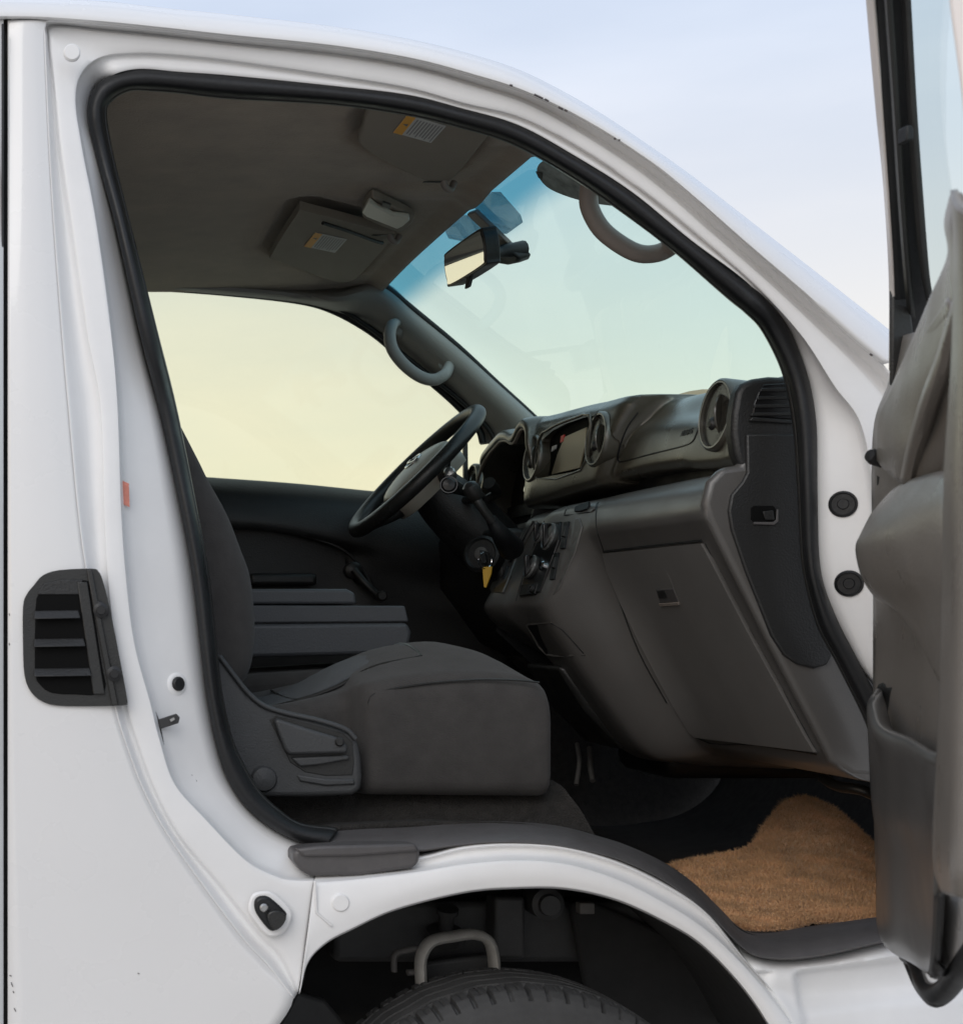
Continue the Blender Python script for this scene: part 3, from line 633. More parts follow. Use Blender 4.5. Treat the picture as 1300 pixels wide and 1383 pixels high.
# B pillars, rear of the cab
slab('rear_bulkhead', [M(-.62,2.42,-.6), M(-.62,3.95,-.6), M(-.62,3.95,.82), M(-.62,2.42,.82)], (-.02,0,0), 'head', van, bevel=0)
patch('near_pillar_trim', [[M(-.1,2.44,-.35), M(.26,2.44,-.35), M(.27,2.46,-.35), M(.26,2.50,-.35)], [M(-.1,2.44,.1), M(.24,2.44,.1), M(.25,2.46,.1), M(.24,2.5,.1)], [M(-.1,2.44,.5), M(.16,2.44,.5), M(.17,2.46,.5), M(.16,2.5,.5)], [M(-.1,2.44,.82), M(.10,2.44,.82), M(.11,2.46,.82), M(.1,2.5,.82)]], 'side', van, px=False, k=3, kr=3)
patch('far_pillar_trim', [[M(-.1,3.9,-.4), M(.1,3.9,-.4), M(.2,3.94,-.4)], [M(-.1,3.9,.1), M(.1,3.9,.1), M(.2,3.94,.1)], [M(-.1,3.87,.8), M(.05,3.87,.8), M(.12,3.92,.8)]], 'side', van, px=False, k=3, kr=3)
# floor: carpet over the wheel housing and down into the footwell, then the toe board
fl = [(-.62,-.33),(.3,-.33),(.45,-.33),(.55,-.322),(.70,-.318),(.82,-.322),(.92,-.345),(1.0,-.385),(1.07,-.435),(1.12,-.475),(1.17,-.492),(1.3,-.495),(1.45,-.497),(1.55,-.495),(1.66,-.475),(1.75,-.41),(1.80,-.3),(1.84,-.1),(1.86,.25)]
fy = [2.44,2.55,2.7,2.9,3.1,3.3,3.5,3.7,3.92]
def fdisp(p): return p+Vector((0,0,.006*noise.noise(p*7)))
floor_ = patch('floor_carpet', [[M(x, y, h+(.012 if y < 2.46 else 0)) for x, h in fl] for y in fy], 'carpet', van, px=False, k=6, kr=4, disp=fdisp, solid=.01)
patch('seat_riser', [[M(.30,2.57,-.34), M(.6,2.56,-.34), M(.90,2.555,-.34), M(.955,2.58,-.35), M(.95,3.0,-.35), M(.95,3.9,-.35)], [M(.30,2.60,-.29), M(.6,2.59,-.29), M(.88,2.58,-.29), M(.925,2.61,-.29), M(.92,3.0,-.29), M(.92,3.9,-.29)], [M(.30,2.63,-.255), M(.6,2.62,-.255), M(.85,2.62,-.255), M(.885,2.66,-.255), M(.885,3.0,-.255), M(.885,3.9,-.255)], [M(.3,2.7,-.25), M(.5,2.7,-.25), M(.7,2.75,-.25), M(.75,2.8,-.25), M(.75,3.0,-.25), M(.75,3.9,-.25)]], 'carpet', van, px=False, k=8, kr=5, disp=fdisp, solid=.006)
# inner front side panel of the footwell
slab('kick_panel', [M(1.40,2.47,-.52), M(1.78,2.47,-.52), M(1.78,2.47,.25), M(1.36,2.47,.25), M(1.36,2.47,-.24)], (0,.01,0), 'side', van, bevel=0)
slab('far_kick_panel', [M(0,3.95,-.62), M(1.9,3.95,-.62), M(1.9,3.95,.3), M(1.1,3.95,.3), M(1.1,3.95,-.1), M(0,3.95,-.1)], (0,.01,0), 'carpet', van, bevel=0)
# --- floor mat, an own thing
mp_ = [[(905,1166,3.02),(955,1156,3.06),(1008,1146,3.08),(1030,1118,3.12),(1052,1090,3.15),(1085,1076,3.18),(1118,1088,3.16),(1150,1112,3.12),(1180,1140,3.08),(1215,1170,3.04)],
       [(920,1178,2.95),(965,1172,2.97),(1008,1163,3.0),(1035,1142,3.04),(1057,1120,3.07),(1088,1108,3.09),(1118,1116,3.07),(1150,1132,3.04),(1180,1152,3.01),(1215,1176,2.97)],
       [(938,1196,2.84),(972,1192,2.86),(1008,1184,2.88),(1036,1176,2.90),(1060,1166,2.92),(1090,1160,2.94),(1120,1162,2.92),(1150,1168,2.90),(1180,1178,2.88),(1215,1190,2.86)],
       [(958,1218,2.72),(982,1213,2.74),(1010,1208,2.75),(1040,1204,2.76),(1064,1200,2.76),(1092,1198,2.77),(1122,1198,2.77),(1152,1200,2.76),(1182,1205,2.76),(1215,1210,2.75)],
       [(975,1236,2.62),(992,1236,2.62),(1014,1236,2.63),(1044,1233,2.63),(1068,1230,2.63),(1096,1226,2.63),(1126,1225,2.63),(1156,1226,2.62),(1186,1224,2.62),(1215,1222,2.62)],
       [(988,1246,2.58),(1002,1254,2.57),(1020,1257,2.56),(1050,1256,2.56),(1074,1252,2.56),(1100,1247,2.56),(1130,1245,2.56),(1160,1243,2.56),(1190,1238,2.56),(1215,1233,2.56)]]
R_ = [cat([tuple(W(*p)) for p in r], 14) for r in mp_]; R_ = [list(c) for c in zip(*[cat(list(c), 14) for c in zip(*R_)])]
bm = bmesh.new(); vg = [[bm.verts.new(Vector(p)+Vector((0, 0, .004*noise.noise(Vector(p)*14)+.002*noise.noise(Vector(p)*45)))) for p in r] for r in R_]
for i in range(len(vg)-1):
    for j in range(len(vg[0])-1): bm.faces.new((vg[i][j], vg[i][j+1], vg[i+1][j+1], vg[i+1][j]))
bmesh.ops.recalc_face_normals(bm, faces=bm.faces)
if sum(f.normal.z for f in bm.faces) < 0: bmesh.ops.reverse_faces(bm, faces=bm.faces)
bm.normal_update(); pile = []
vl = list(bm.faces); 
for _ in range(34000):
    f = random.choice(vl); cs = [v.co for v in f.verts]; a_, b_ = random.random(), random.random()
    p = (cs[0]*(1-a_)+cs[1]*a_)*(1-b_)+(cs[3]*(1-a_)+cs[2]*a_)*b_
    nn = f.normal+Vector((random.uniform(-.8,.8), random.uniform(-.8,.8), random.uniform(-.2,.3))); nn.normalize()
    pile.append((p, nn*random.uniform(.004,.011)))
be = [e for e in bm.edges if e.is_boundary]
for e in be:
    fn = e.link_faces[0]; c_ = fn.calc_center_median(); 
    for _ in range(7):
        t = random.random(); p = e.verts[0].co*(1-t)+e.verts[1].co*t; o_ = (p-c_).normalized()
        nn = o_+Vector((random.uniform(-.6,.6), random.uniform(-.6,.6), random.uniform(-.2,.5))); pile.append((p, nn.normalized()*random.uniform(.004,.015)))
for p, d in pile:
    s_ = d.cross(Vector((random.uniform(-1,1), random.uniform(-1,1), random.uniform(-1,1)))).normalized()*.0008
    bm.faces.new([bm.verts.new(p-s_), bm.verts.new(p+s_), bm.verts.new(p+d)])
me = bpy.data.meshes.new('floor_mat'); bm.to_mesh(me); bm.free()
fm = link('floor_mat', me, 'coir', None, smooth=60)
tag(fm, 'worn brown pile mat lying crumpled in the passenger footwell behind the sill', 'mat')
# ================================================================== DASHBOARD
def seam(name, pts, b, r, m, parent, k=4, off=0.0):
    P = [hit(b, *p, off)[0] for p in (cat(pts, k) if k > 1 else pts)]; P = [p for p in P if p is not None]
    return tube(name, P, r, m, parent, seg=6, k=0)
def pad(Y, f, c, hb, v=0, sk=0):
    if sk:
        r = pad(Y, f, c, hb, v); return [(p[0], p[1]+sk*(1-max(0, min(1, (p[2]-H-hb)/(c-hb)))), p[2]) for p in r]
    if v: return [tuple(M(*p)) for p in ((f+.10,Y,hb-.004),(f+.012,Y,hb-.002),(f-.004,Y,hb+.006),(f-.008,Y,hb+.022),(f-.002,Y,hb+.09),(f+.008,Y,c-.036),(f+.022,Y,c-.010),(f+.06,Y,c),(f+.25,Y,c-.010),(f+.44,Y,c-.06))]
    return [tuple(M(*p)) for p in ((f+.10,Y,hb-.004),(f+.010,Y,hb-.002),(f-.010,Y,hb+.006),(f-.015,Y,hb+.022),(f-.003,Y,hb+.075),(f+.024,Y,c-.036),(f+.052,Y,c-.009),(f+.095,Y,c),(f+.25,Y,c-.010),(f+.44,Y,c-.06))]
PS = [(2.484,1.170,.380,.247),(2.50,1.155,.386,.245),(2.56,1.165,.386,.247),(2.66,1.168,.388,.254),(2.72,1.172,.394,.262),(2.80,1.172,.403,.266),(2.85,1.172,.406,.268),(2.905,1.170,.408,.268,0,.085),
      (2.918,1.155,.413,.263,0,.085),(2.935,1.132,.418,.259,1,.085),(3.06,1.130,.424,.257,1),(3.15,1.129,.429,.255,1),(3.30,1.128,.434,.250,1),(3.42,1.128,.436,.246,1),(3.455,1.17,.426,.244),(3.47,1.24,.41,.243),(3.60,1.26,.41,.24),(3.80,1.26,.40,.24),(3.90,1.26,.38,.24)]
G = [pad(*p) for p in PS]
G = [cat(r, 5) for r in G]; G = [list(c) for c in zip(*[cat(list(c), 4) for c in zip(*G)])]
dash = link('dashboard', recalc(gridmesh('dashboard', G, cv=True, caps=True)), 'dash', van, smooth=60)
db = bvh(dash)
def cyl(px, py, Xf, r, d0, d1):
    Y = Xf*F/px; ax = Vector((-1, 0, .12)).normalized(); bm = bmesh.new()
    bm_lathe(bm, W(px, py, Y), ax, [(r, -d1), (r, d0)], 48); bmesh.ops.recalc_face_normals(bm, faces=bm.faces)
    me = bpy.data.meshes.new('cutter'); bm.to_mesh(me); bm.free(); return me
def prismx(P, X0, X1, Xr):
    bm = bmesh.new(); A_ = [W(p[0], p[1], Xr*F/p[0]) for p in P]
    va = [bm.verts.new((X0, p.y, p.z)) for p in A_]; vb = [bm.verts.new((X1, p.y, p.z)) for p in A_]; n_ = len(A_)
    bm.faces.new(va); bm.faces.new(vb[::-1])
    for i in range(n_): bm.faces.new((va[i], vb[i], vb[(i+1) % n_], va[(i+1) % n_]))
    bmesh.ops.recalc_face_normals(bm, faces=bm.faces); me = bpy.data.meshes.new('cutter'); bm.to_mesh(me); bm.free(); return me
SCR = ((731,593),(742,581),(758,572),(780,564),(799,560),(799,590),(788,635),(727,647))
cut(dash, [cyl(966,560,1.150,.0555,.05,.07), cyl(805,593,1.123,.050,.06,.06), cyl(718,619,1.120,.048,.06,.06), prismx(SCR, 1.0, 1.150, 1.128)])
# seams of the airbag cover
seam('airbag_seam', [(861,557),(848,575),(839,596),(834,614),(835,622),(842,623),(880,613),(920,603),(934,597),(940,587),(946,570),(952,548)], db, .0016, 'seal', dash, k=4)
hp, hn = hit(db, 928, 584, .0012)
vx = Vector((0,-1,.0)); vx = (vx-hn*vx.dot(hn)).normalized()
textmesh('airbag_lettering', 'AIRBAG', .014, hp, vx, hn.cross(vx), 'seal', dash)
def prof(P): return [tuple(M(*p)) for p in P]
def low(Y, L): return [tuple(M(x, Y, h)) for x, h in L]
PA = [(1.26,.243),(1.17,.241),(1.118,.222),(1.096,.192),(1.092,.165),(1.106,.140),(1.165,.04),(1.225,-.08),(1.285,-.205),(1.312,-.236),(1.36,-.250),(1.50,-.262)]
PB = [(1.26,.238),(1.17,.236),(1.108,.225),(1.086,.195),(1.060,.120),(1.034,.048),(1.036,.018),(1.075,-.05),(1.15,-.16),(1.225,-.25),(1.30,-.27),(1.50,-.28)]
PC = [(1.26,.236),(1.17,.234),(1.120,.220),(1.098,.195),(1.070,.120),(1.024,.05),(1.020,.02),(1.06,-.02),(1.16,-.08),(1.25,-.15),(1.32,-.2),(1.50,-.28)]
PD = [(1.26,.236),(1.22,.234),(1.20,.220),(1.18,.195),(1.17,.120),(1.16,.05),(1.17,.0),(1.2,-.05),(1.24,-.10),(1.3,-.15),(1.36,-.2),(1.50,-.28)]
def mixp(a, b, t): return [(x[0]+(y[0]-x[0])*t, x[1]+(y[1]-x[1])*t) for x, y in zip(a, b)]
PA0 = [(x+.012, h-(.006 if i < 4 else 0)) for i, (x, h) in enumerate(PA)]
LS = [(2.478,PA0),(2.486,PA),(2.56,PA),(2.75,PA),(2.93,PA),(2.975,mixp(PA,PB,.12)),(3.015,mixp(PA,PB,.75)),(3.05,PB),(3.15,PB),(3.205,mixp(PB,PC,.3)),(3.26,PC),(3.36,PC),(3.385,mixp(PC,PD,.5)),(3.40,PD),(3.6,PD),(3.9,PD)]
G = [low(Y, L) for Y, L in LS]
G = [cat(r, 5) for r in G]; G = [list(c) for c in zip(*[cat(list(c), 4) for c in zip(*G)])]
lowd = link('lower_dashboard', recalc(gridmesh('lower_dashboard', G, caps=True)), 'lower', van, smooth=50)
lb = bvh(lowd)
seam('console_seam', [(811,668),(805,690),(806,715),(815,745),(832,800),(862,880),(900,950)], lb, .0014, 'black', lowd)
slab('pad_gap_shade', [M(1.20,2.484,.244), M(1.20,2.484,.27), M(1.26,2.484,.27), M(1.26,2.484,.244)], (0,1.4,0), 'seal', van, bevel=0)  # solid black strip painting the shade in the gap under the pad
# glovebox lid: follows the surface it closes
def onsurf(name, outline, b, th, m, parent, n=None, off=.0, bevel=.001, sm=0):
    if sm: outline = cat(outline, sm, True)
    P = []; N_ = Vector()
    for p in outline:
        q_, nn = hit(b, p[0], p[1], off)
        if q_ is not None: P.append(q_); N_ += nn
    N_.normalize()
    return slab(name, [p+N_*th for p in P], -N_*(th+.004), m, parent, bevel=bevel)
gb = [(818,746),(880,738),(944,731.5),(952,737),(985,800),(1030,885),(1075,965),(1100,1012),(1092,1018),(1040,1010),(945,997),(933,986),(900,930),(860,850),(828,775)]
gbo = bpy.data.meshes.new('glove_box')
# curved lid as a lofted sheet between the two sides
L_ = [(817,747),(823,770),(842,815),(866,865),(892,915),(915,957),(934,988),(941,994)]
R_2 = [(950,733),(961,752),(987,802),(1012,850),(1038,898),(1062,942),(1088,990),(1102,1013)]
rows = []
for a_, b_ in zip(L_, R_2):
    rows.append([])
    for t in (0,.01,.02,.25,.5,.75,.98,.99,1):
        q_, nn = hit(lb, a_[0]+(b_[0]-a_[0])*t, a_[1]+(b_[1]-a_[1])*t, .0)
        q_ = q_+Vector((-.004, 0, -.002)); rows[-1].append(tuple(q_))
rows = [rows[0]]+rows+[rows[-1]]
rows[0] = [tuple(Vector(p)+Vector((.008,0,0))) for p in rows[0]]; rows[-1] = [tuple(Vector(p)+Vector((.008,0,0))) for p in rows[-1]]
rows = [[tuple(Vector(r[0])+Vector((.008,0,0)))]+r+[tuple(Vector(r[-1])+Vector((.008,0,0)))] for r in rows]
glv = link('glove_box', gridmesh('glove_box', rows), 'glove', van, smooth=50, solid=.002)
seam('glove_box_gap', [(815,745),(880,737),(948,730)], lb, .0022, 'seal', glv, k=3)
seam('glove_box_gap', [(952,734),(987,802),(1038,898),(1104,1017)], lb, .0014, 'black', glv, k=4)
seam('glove_box_gap', [(815,746),(842,815),(892,915),(941,997),(1020,1006),(1102,1019)], lb, .0016, 'black', glv, k=4)
gbb = bvh(glv)
lt = onsurf('glove_box_latch', [(877,773),(902,771),(919,815),(893,817),(884,795)], gbb, .0022, 'glove', glv, bevel=.001)
onsurf('latch_shade', [(887,795),(911,794),(917,812),(893,814)], gbb, .0032, 'scuff', lt, bevel=.001)  # darker raised plate that paints the shade behind the latch
onsurf('latch_pocket', [(889,797),(899,796),(903,806),(893,807)], gbb, .0042, 'side', lt, bevel=.0005)  # darker still, shade of the pocket put into the colour
onsurf('latch_lit_edge', [(892,814),(918,812),(919,816),(894,818)], gbb, .0050, 'handle', lt, bevel=.0008)  # paler strip painting the lit lower lip of the latch
seam('latch_outline', [(884,796),(876,773),(902,771)], gbb, .0010, 'black', lt, k=1 or 2)
# end of the dashboard: side cover, side louvre
sp = plate('dash_side_cover', [(1008,586),(1009,638),(1003,650),(988,668),(984,690),(988,715),(1007,771),(1042,858),(1059,885),(1077,897),(1100,903),(1117,898),(1123,886),(1121,865),(1104,800),(1096,745),(1092,660),(1088,586)], 2.470, .02, 'side', van, bevel=.003, sm=0)
plate('slot_shade', [(1014,686),(1018,683),(1044,683),(1048,687),(1048,703),(1044,706),(1018,705),(1014,702)], 2.4685, .003, 'pit', sp, bevel=.001)  # near-black plate painting the shade of a slot that is not cut
plate('slot_light_edge', [(1018,705),(1044,705),(1048,702),(1049,688),(1051,688),(1051,704),(1045,709),(1018,708)], 2.467, .003, 'scuff', sp, bevel=.0005)  # paler strip painting a light edge round the slot
plate('slot_catch', [(1030,691),(1044,689),(1046,702),(1034,702)], 2.466, .003, 'side', sp, bevel=.001)
plate('lower_dash_end', [(1000,628),(975,631),(957,650),(950,680),(955,700),(990,770),(1040,870),(1095,975),(1122,1030),(1150,1048),(1200,1052),(1230,1052),(1230,940),(1140,870),(1110,640),(1100,600),(1010,600)], 2.476, .02, 'lower', van, bevel=.010, seg=4)
ce = plate('dash_end_cap', [(1001,632),(993,612),(989,585),(990,560),(995,530),(1002,518),(1018,511),(1040,508),(1085,510),(1100,560),(1104,640)], 2.477, .03, 'side', van, bevel=.008, seg=3)
plate('side_louvre', [(1016,563),(1018,545),(1024,530),(1031,519),(1062,517),(1070,540),(1071,566)], 2.474, .004, 'gloss', ce, bevel=.0015)
for i, y in enumerate((524,535,546,557)):
    plate('louvre_blade', [(1028-i*4,y),(1064+i*1.6,y-1),(1065+i*1.6,y+4),(1026-i*4,y+4.5)], 2.471, .01, 'side', ce, bevel=.001)
plate('louvre_frame', [(1012,568),(1072,572),(1072,567),(1016,563)], 2.471, .006, 'side', ce, bevel=.0015)
# round air outlets
def outlet(px, py, Xf, r, lab, dp=.03, yaw=0.0, body='dash', barrel=None):
    Y = Xf*F/px; c = W(px, py, Y); ax = Vector((-1, -yaw, .12)).normalized()
    o = lathe('air_outlet', c, ax, [(r*1.07,-(barrel or .05)),(r*1.07,-.006),(r*1.055,.0),(r*1.0,.003),(r*.95,-.002),(r*.90,-.012),(r*.86,-dp),(0,-dp)], body, van, seg=56, smooth=50)
    o['label'] = lab
    lathe('outlet_ring', c-ax*.001, ax, [(r*.98,-.002),(r*.98,.0035),(r*.93,.0035),(r*.93,-.002)], 'rim', o, seg=56)
    lathe('outlet_bowl', c-ax*(dp-.003), ax, [(r*.88,-.002),(r*.88,.001),(r*.5,-.0005),(0,-.0005)], 'pit', o, seg=40)
    fl_ = lathe('outlet_flap', c-ax*.012, (ax+Vector((0,1.1,-.15))).normalized(), [(r*.62,-.002),(r*.64,.0),(r*.5,.004),(r*.3,.006),(0,.007)], 'rim', o, seg=48, sx=.9)
    a_, b_, _ = frame(ax)
    bm = bmesh.new()
    for t in (0,):
        hgt = r*1.62
        bm_box(bm, c-ax*.014+b_*t*r, (.012, .002, hgt))
    bmobj('outlet_vane', bm, 'black', o, bevel=0)
    lathe('outlet_knob', c-ax*.002+a_*-.22*r+b_*(.25*r), ax, [(r*.17,-.012),(r*.2,.0),(r*.12,.005),(0,.006)], 'side', o, seg=16)
    return o
outlet(966, 560, 1.150, .0555, 'round air outlet at the passenger end of the dash', barrel=.09)
outlet(805, 593, 1.126, .050, 'round air outlet on the passenger side of the screen')
outlet(718, 619, 1.124, .048, 'round air outlet between the screen and the instruments')
outlet(636, 655, 1.150, .050, 'round air outlet beside the far pillar')
# centre display
def fx(px, py, X): return W(px, py, X*F/px)
def fs(px, py, X): p = W(px, py, 1.128*F/px); return Vector((X, p.y, p.z))
disp = slab('centre_display', [fs(*p, 1.146) for p in SCR], (.02,0,0), 'pit', van, bevel=.002)
slab('display_screen', [fx(*p, 1.142) for p in ((762,590),(791,577),(790,600),(782,632),(744,641),(752,614))], (.003,0,0), 'screen', disp, bevel=.0006)
slab('display_bezel', [fx(*p, 1.122) for p in ((724,650),(785,637),(783,645),(778,652),(721,664))], (.02,0,0), 'dash', disp, bevel=.002)
tube('display_rim', [fs(*p, 1.1235) for p in SCR], .0032, 'rim', disp, seg=8, k=2, closed=True)
slab('hazard_button', [fx(*p, 1.141) for p in ((757,589),(761,587),(760,596),(756,598))], (.003,0,0), 'red', disp, bevel=0)
slab('display_key', [fx(*p, 1.141) for p in ((745,603),(750,601),(749,606),(744,610))], (.003,0,0), 'white', disp, bevel=0)
lathe('start_button', fx(713,661,1.13), (-1,-.1,.1), [(.012,-.01),(.012,.004),(.009,.006),(0,.006)], 'chrome', disp, seg=20)
# climate panel
cp = onsurf('climate_panel', [(737,706),(783,700),(787,712),(778,745),(757,795),(748,804),(703,807),(712,770)], lb, .003, 'lower', van, bevel=.002)
onsurf('climate_strip', [(738,708),(759,705),(757,730),(742,770),(730,800),(704,806),(712,772)], lb, .0045, 'gloss', cp, bevel=.001)
for (x, y, r) in ((748,727,.027),(736,722,.021),(723,768,.024)):
    q_, nn = hit(lb, x, y, .006)
    k_ = lathe('control_knob', q_, nn, [(r,-.004),(r,.004),(r*.9,.010),(r*.86,.008),(r*.8,.006),(0,.006)], 'black', cp, seg=36)
    a_, b_, c_ = frame(nn)
    bm = bmesh.new(); bm_box(bm, q_+nn*.012, (.010, .007, r*1.7)); bmobj('knob_grip', bm, 'gloss', k_, bevel=.002)
    lathe('knob_ring', q_+nn*.0045, nn, [(r*1.01,-.001),(r*1.01,.002),(r*.95,.003),(r*.93,.002)], 'silver', k_, seg=36)
for (x, y) in ((765,724),(751,766)):
    s_ = onsurf('slide_slot', [(x-1,y-18),(x+5,y-19),(x-1,y+17),(x-7,y+18)], lb, .0045, 'seal', cp, bevel=.0005)
    onsurf('slide_lever', [(x+1,y-11),(x+4,y-12),(x+1,y+2),(x-2,y+3)], lb, .009, 'side', s_, bevel=.001)
q_, nn = hit(lb, 737, 766, .006); lathe('push_button', q_, nn, [(.010,-.002),(.010,.003),(.007,.006),(0,.006)], 'chrome', cp, seg=20)
onsurf('socket_panel', [(707,791),(729,789),(725,803),(704,806)], lb, .006, 'seal', cp, bevel=.001)
q_, nn = hit(lb, 723, 797, .008); lathe('power_socket', q_, nn, [(.008,-.002),(.008,.004),(.005,.004),(.005,0),(0,0)], 'side', cp, seg=20)
seam('console_ridge', [(735,704),(722,735),(710,768),(700,800),(697,812)], lb, .002, 'side', cp)
# fold-out hook above the panel
hk = onsurf('hook_tray', [(768,679),(808,671),(804,687),(799,692),(762,696)], lb, .0025, 'lower', van, bevel=.001)
seam('tray_gap', [(768,678),(764,689),(762,695),(766,696),(799,691),(804,686),(808,672)], lb, .0012, 'seal', hk, k=0 or 2)
onsurf('tray_opening', [(783,679),(790,676),(797,679),(794,689),(777,692)], lb, .0045, 'seal', hk, bevel=.0005, sm=2)
# lower pocket
pk = onsurf('coin_pocket', [(712,845),(745,841),(760,850),(790,884),(738,884)], lb, .002, 'seal', van, bevel=.001)
seam('pocket_rim', [(712,844),(738,884),(790,884)], lb, .0025, 'lower', pk, k=3)
seam('pocket_rim', [(712,844),(745,841)], lb, .0018, 'lower', pk, k=3)
# gear lever console on the driver's side of the stack
gc = onsurf('gear_surround', [(700,700),(732,692),(727,705),(700,752),(688,782),(681,802),(664,800),(657,786),(668,750)], lb, .003, 'dash', van, bevel=.002)
onsurf('gear_gate', [(695,712),(722,704),(700,745),(690,760),(682,750)], lb, .0045, 'gloss', gc, bevel=.001)
onsurf('gear_indicator', [(675,768),(688,765),(681,782),(669,783)], lb, .0045, 'gloss', gc, bevel=.001)
seam('surround_rim', [(727,705),(712,730),(698,758),(688,785),(681,802)], lb, .0022, 'lower', gc, off=.004)
tube('gear_boot', [fx(690,740,1.03), fx(676,722,.99), fx(662,700,.965)], [.026,.018,.010], 'seal', gc, seg=16, k=4)
gl_ = tube('gear_lever', [fx(664,704,.965), fx(648,682,.94), fx(640,668,.93)], [.009,.009,.011], 'black', gc, seg=10, k=3)
lathe('gear_knob', fx(638,663,.925), (-.6,-.2,.8), [(.010,-.02),(.014,-.014),(.017,0),(.014,.014),(.007,.019),(0,.02)], 'black', gc, seg=20)
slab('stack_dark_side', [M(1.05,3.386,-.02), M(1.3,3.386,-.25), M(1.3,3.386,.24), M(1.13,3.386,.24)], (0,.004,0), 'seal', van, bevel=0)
# instrument hood
lip = [(3.385,.30),(3.388,.37),(3.40,.412),(3.425,.426),(3.455,.421),(3.485,.405),(3.51,.404),(3.54,.413),(3.58,.417),(3.62,.409),(3.67,.396),(3.72,.375),(3.76,.342),(3.79,.30),(3.80,.25)]
rows = []
for dX, dh, sc_ in ((.09,-.02,.96),(.03,-.016,.97),(.004,-.009,.985),(0,0,1),(.008,.008,1.01),(.05,.012,1.01),(.14,.008,1.01),(.30,-.03,1.0)):
    rows.append([tuple(M(1.118+dX+(.02 if h < .35 else 0), 3.59+(Y-3.59)*sc_, h+dh)) for Y, h in lip])
ih = patch('instrument_hood', rows, 'dash', van, px=False, k=6, kr=4, solid=.003)
slab('instrument_cluster', [M(1.21,3.37,.20), M(1.21,3.37,.40), M(1.20,3.5,.395), M(1.20,3.7,.38), M(1.21,3.80,.30), M(1.21,3.80,.20)], (.02,0,0), 'gloss', ih, bevel=.002)
tube('hood_lip_highlight', [M(1.122, Y, h-.012) for Y, h in lip[1:-1]], .0042, 'handle', ih, seg=8, k=4)  # pale tube that paints the golden light along the hood lip
slab('column_lower_trim', [M(1.05,3.40,.20), M(1.16,3.40,.20), M(1.30,3.40,-.12), M(1.16,3.40,-.05), M(1.06,3.40,.08)], (0,.48,0), 'side', van, bevel=.01)
# tan lump of uncertain kind put on top of the pad
tb = [W(878,541,3.02), W(884,536,3.04), W(893,534,3.06), W(903,536,3.06), W(908,540,3.02)]
cl = patch('lump', [[tuple(M(p.x+.06*j, p.y, (.414 if j in (0,3) else p.z-H+.006))) for p in tb] for j in range(4)], 'lump', None, px=False, k=4, kr=3, solid=.003)
tag(cl, 'small tan lump on top of the dash in front of the windscreen', 'lump')
# ------------------------------------------------------------------ steering wheel
wc2 = M(.925, 3.56, .335); wu = Vector((.70, 0, .714)).normalized(); wn_ = Vector((-wu.z, 0, wu.x)); wv = Vector((0, 1, 0))
def wp(a, r, d=0): return wc2+wu*math.cos(a)*r+wv*math.sin(a)*r+wn_*d
sw = tube('steering_wheel', [wp(2*math.pi*i/48, .183) for i in range(48)], .0165, 'black', van, seg=16, k=2, closed=True)
hubp = [(.095,.0),(.085,.055),(.05,.075),(0,.078),(-.05,.07),(-.085,.05),(-.10,.0),(-.085,-.05),(-.05,-.07),(0,-.078),(.05,-.075),(.085,-.055)]
rows = []
for s_, d in ((1.0,-.055),(1.05,-.035),(1.05,-.010),(.95,.006),(.6,.016),(.2,.020),(.01,.020)):
    rows.append([tuple(wc2+wu*(a*.95*s_+.0)+wv*b_*s_+wn_*d) for a, b_ in hubp])
rows = [cat(r, 4, True) for r in rows]
hub = link('airbag_boss', recalc(gridmesh('airbag_boss', [list(c) for c in zip(*[cat(list(c), 3) for c in zip(*rows)])], cu=True)), 'hub', sw, smooth=60)
for a in (math.radians(80), math.radians(-80), math.radians(165), math.radians(-165)):
    tube('spoke', [wp(a, .05, -.04), wp(a, .11, -.03), wp(a, .178, -.004)], [.020,.014,.011], 'side', sw, seg=10, k=4, flat=.6)
eo = wc2+wu*.012+wn_*.020
em = tube('emblem', [eo+wu*math.cos(a)*.021+wv*math.sin(a)*.024 for a in [2*math.pi*i/20 for i in range(20)]], .0028, 'chrome', hub, seg=8, k=1, closed=True)
slab('emblem_bar', [eo+wu*.006+wv*-.031, eo+wu*.006+wv*.031, eo-wu*.006+wv*.031, eo-wu*.006+wv*-.031], wn_*.004, 'chrome', em, bevel=.001)
textmesh('emblem_lettering', 'NISSAN', .012, eo+wn_*.0042, Vector((0,-1,0)), wu, 'seal', em, ext=.0002)
cb = wc2-wn_*.05
tube('steering_column', [cb, cb-wn_*.06, cb-wn_*.16, cb-wn_*.26], [.055,.065,.070,.06], 'side', van, seg=20, k=4, flat=1.1)
def stalk(P, r, knob, lab):
    s_ = tube('column_stalk', P, r, 'black', van, seg=12, k=4); s_['label'] = lab
    return s_
s1 = stalk([cb-wn_*.05, W(650,672,3.42), W(628,664,3.36), W(607,655,3.30)], [.010,.009,.010,.017], None, 'black wiper stalk with a silver ring round its end')
lathe('stalk_ring', W(606,655,3.295), (-.3,-1,.1), [(.0185,-.006),(.0185,.0),(.0175,.003),(.0155,.003),(.015,0)], 'gloss', s1, seg=32)
lathe('stalk_end', W(606,655,3.295), (-.3,-1,.1), [(.0158,-.01),(.0158,.002),(.012,.006),(0,.008)], 'gloss', s1, seg=32)
lathe('stalk_switch', W(607,638,3.40), (-.5,-1,.3), [(.012,-.02),(.012,.004),(.009,.007),(0,.008)], 'silver', s1, seg=24)
s2 = stalk([cb-wn_*.08, W(668,668,3.50), W(660,652,3.46)], [.012,.010,.014], None, 'black stalk behind the steering column')
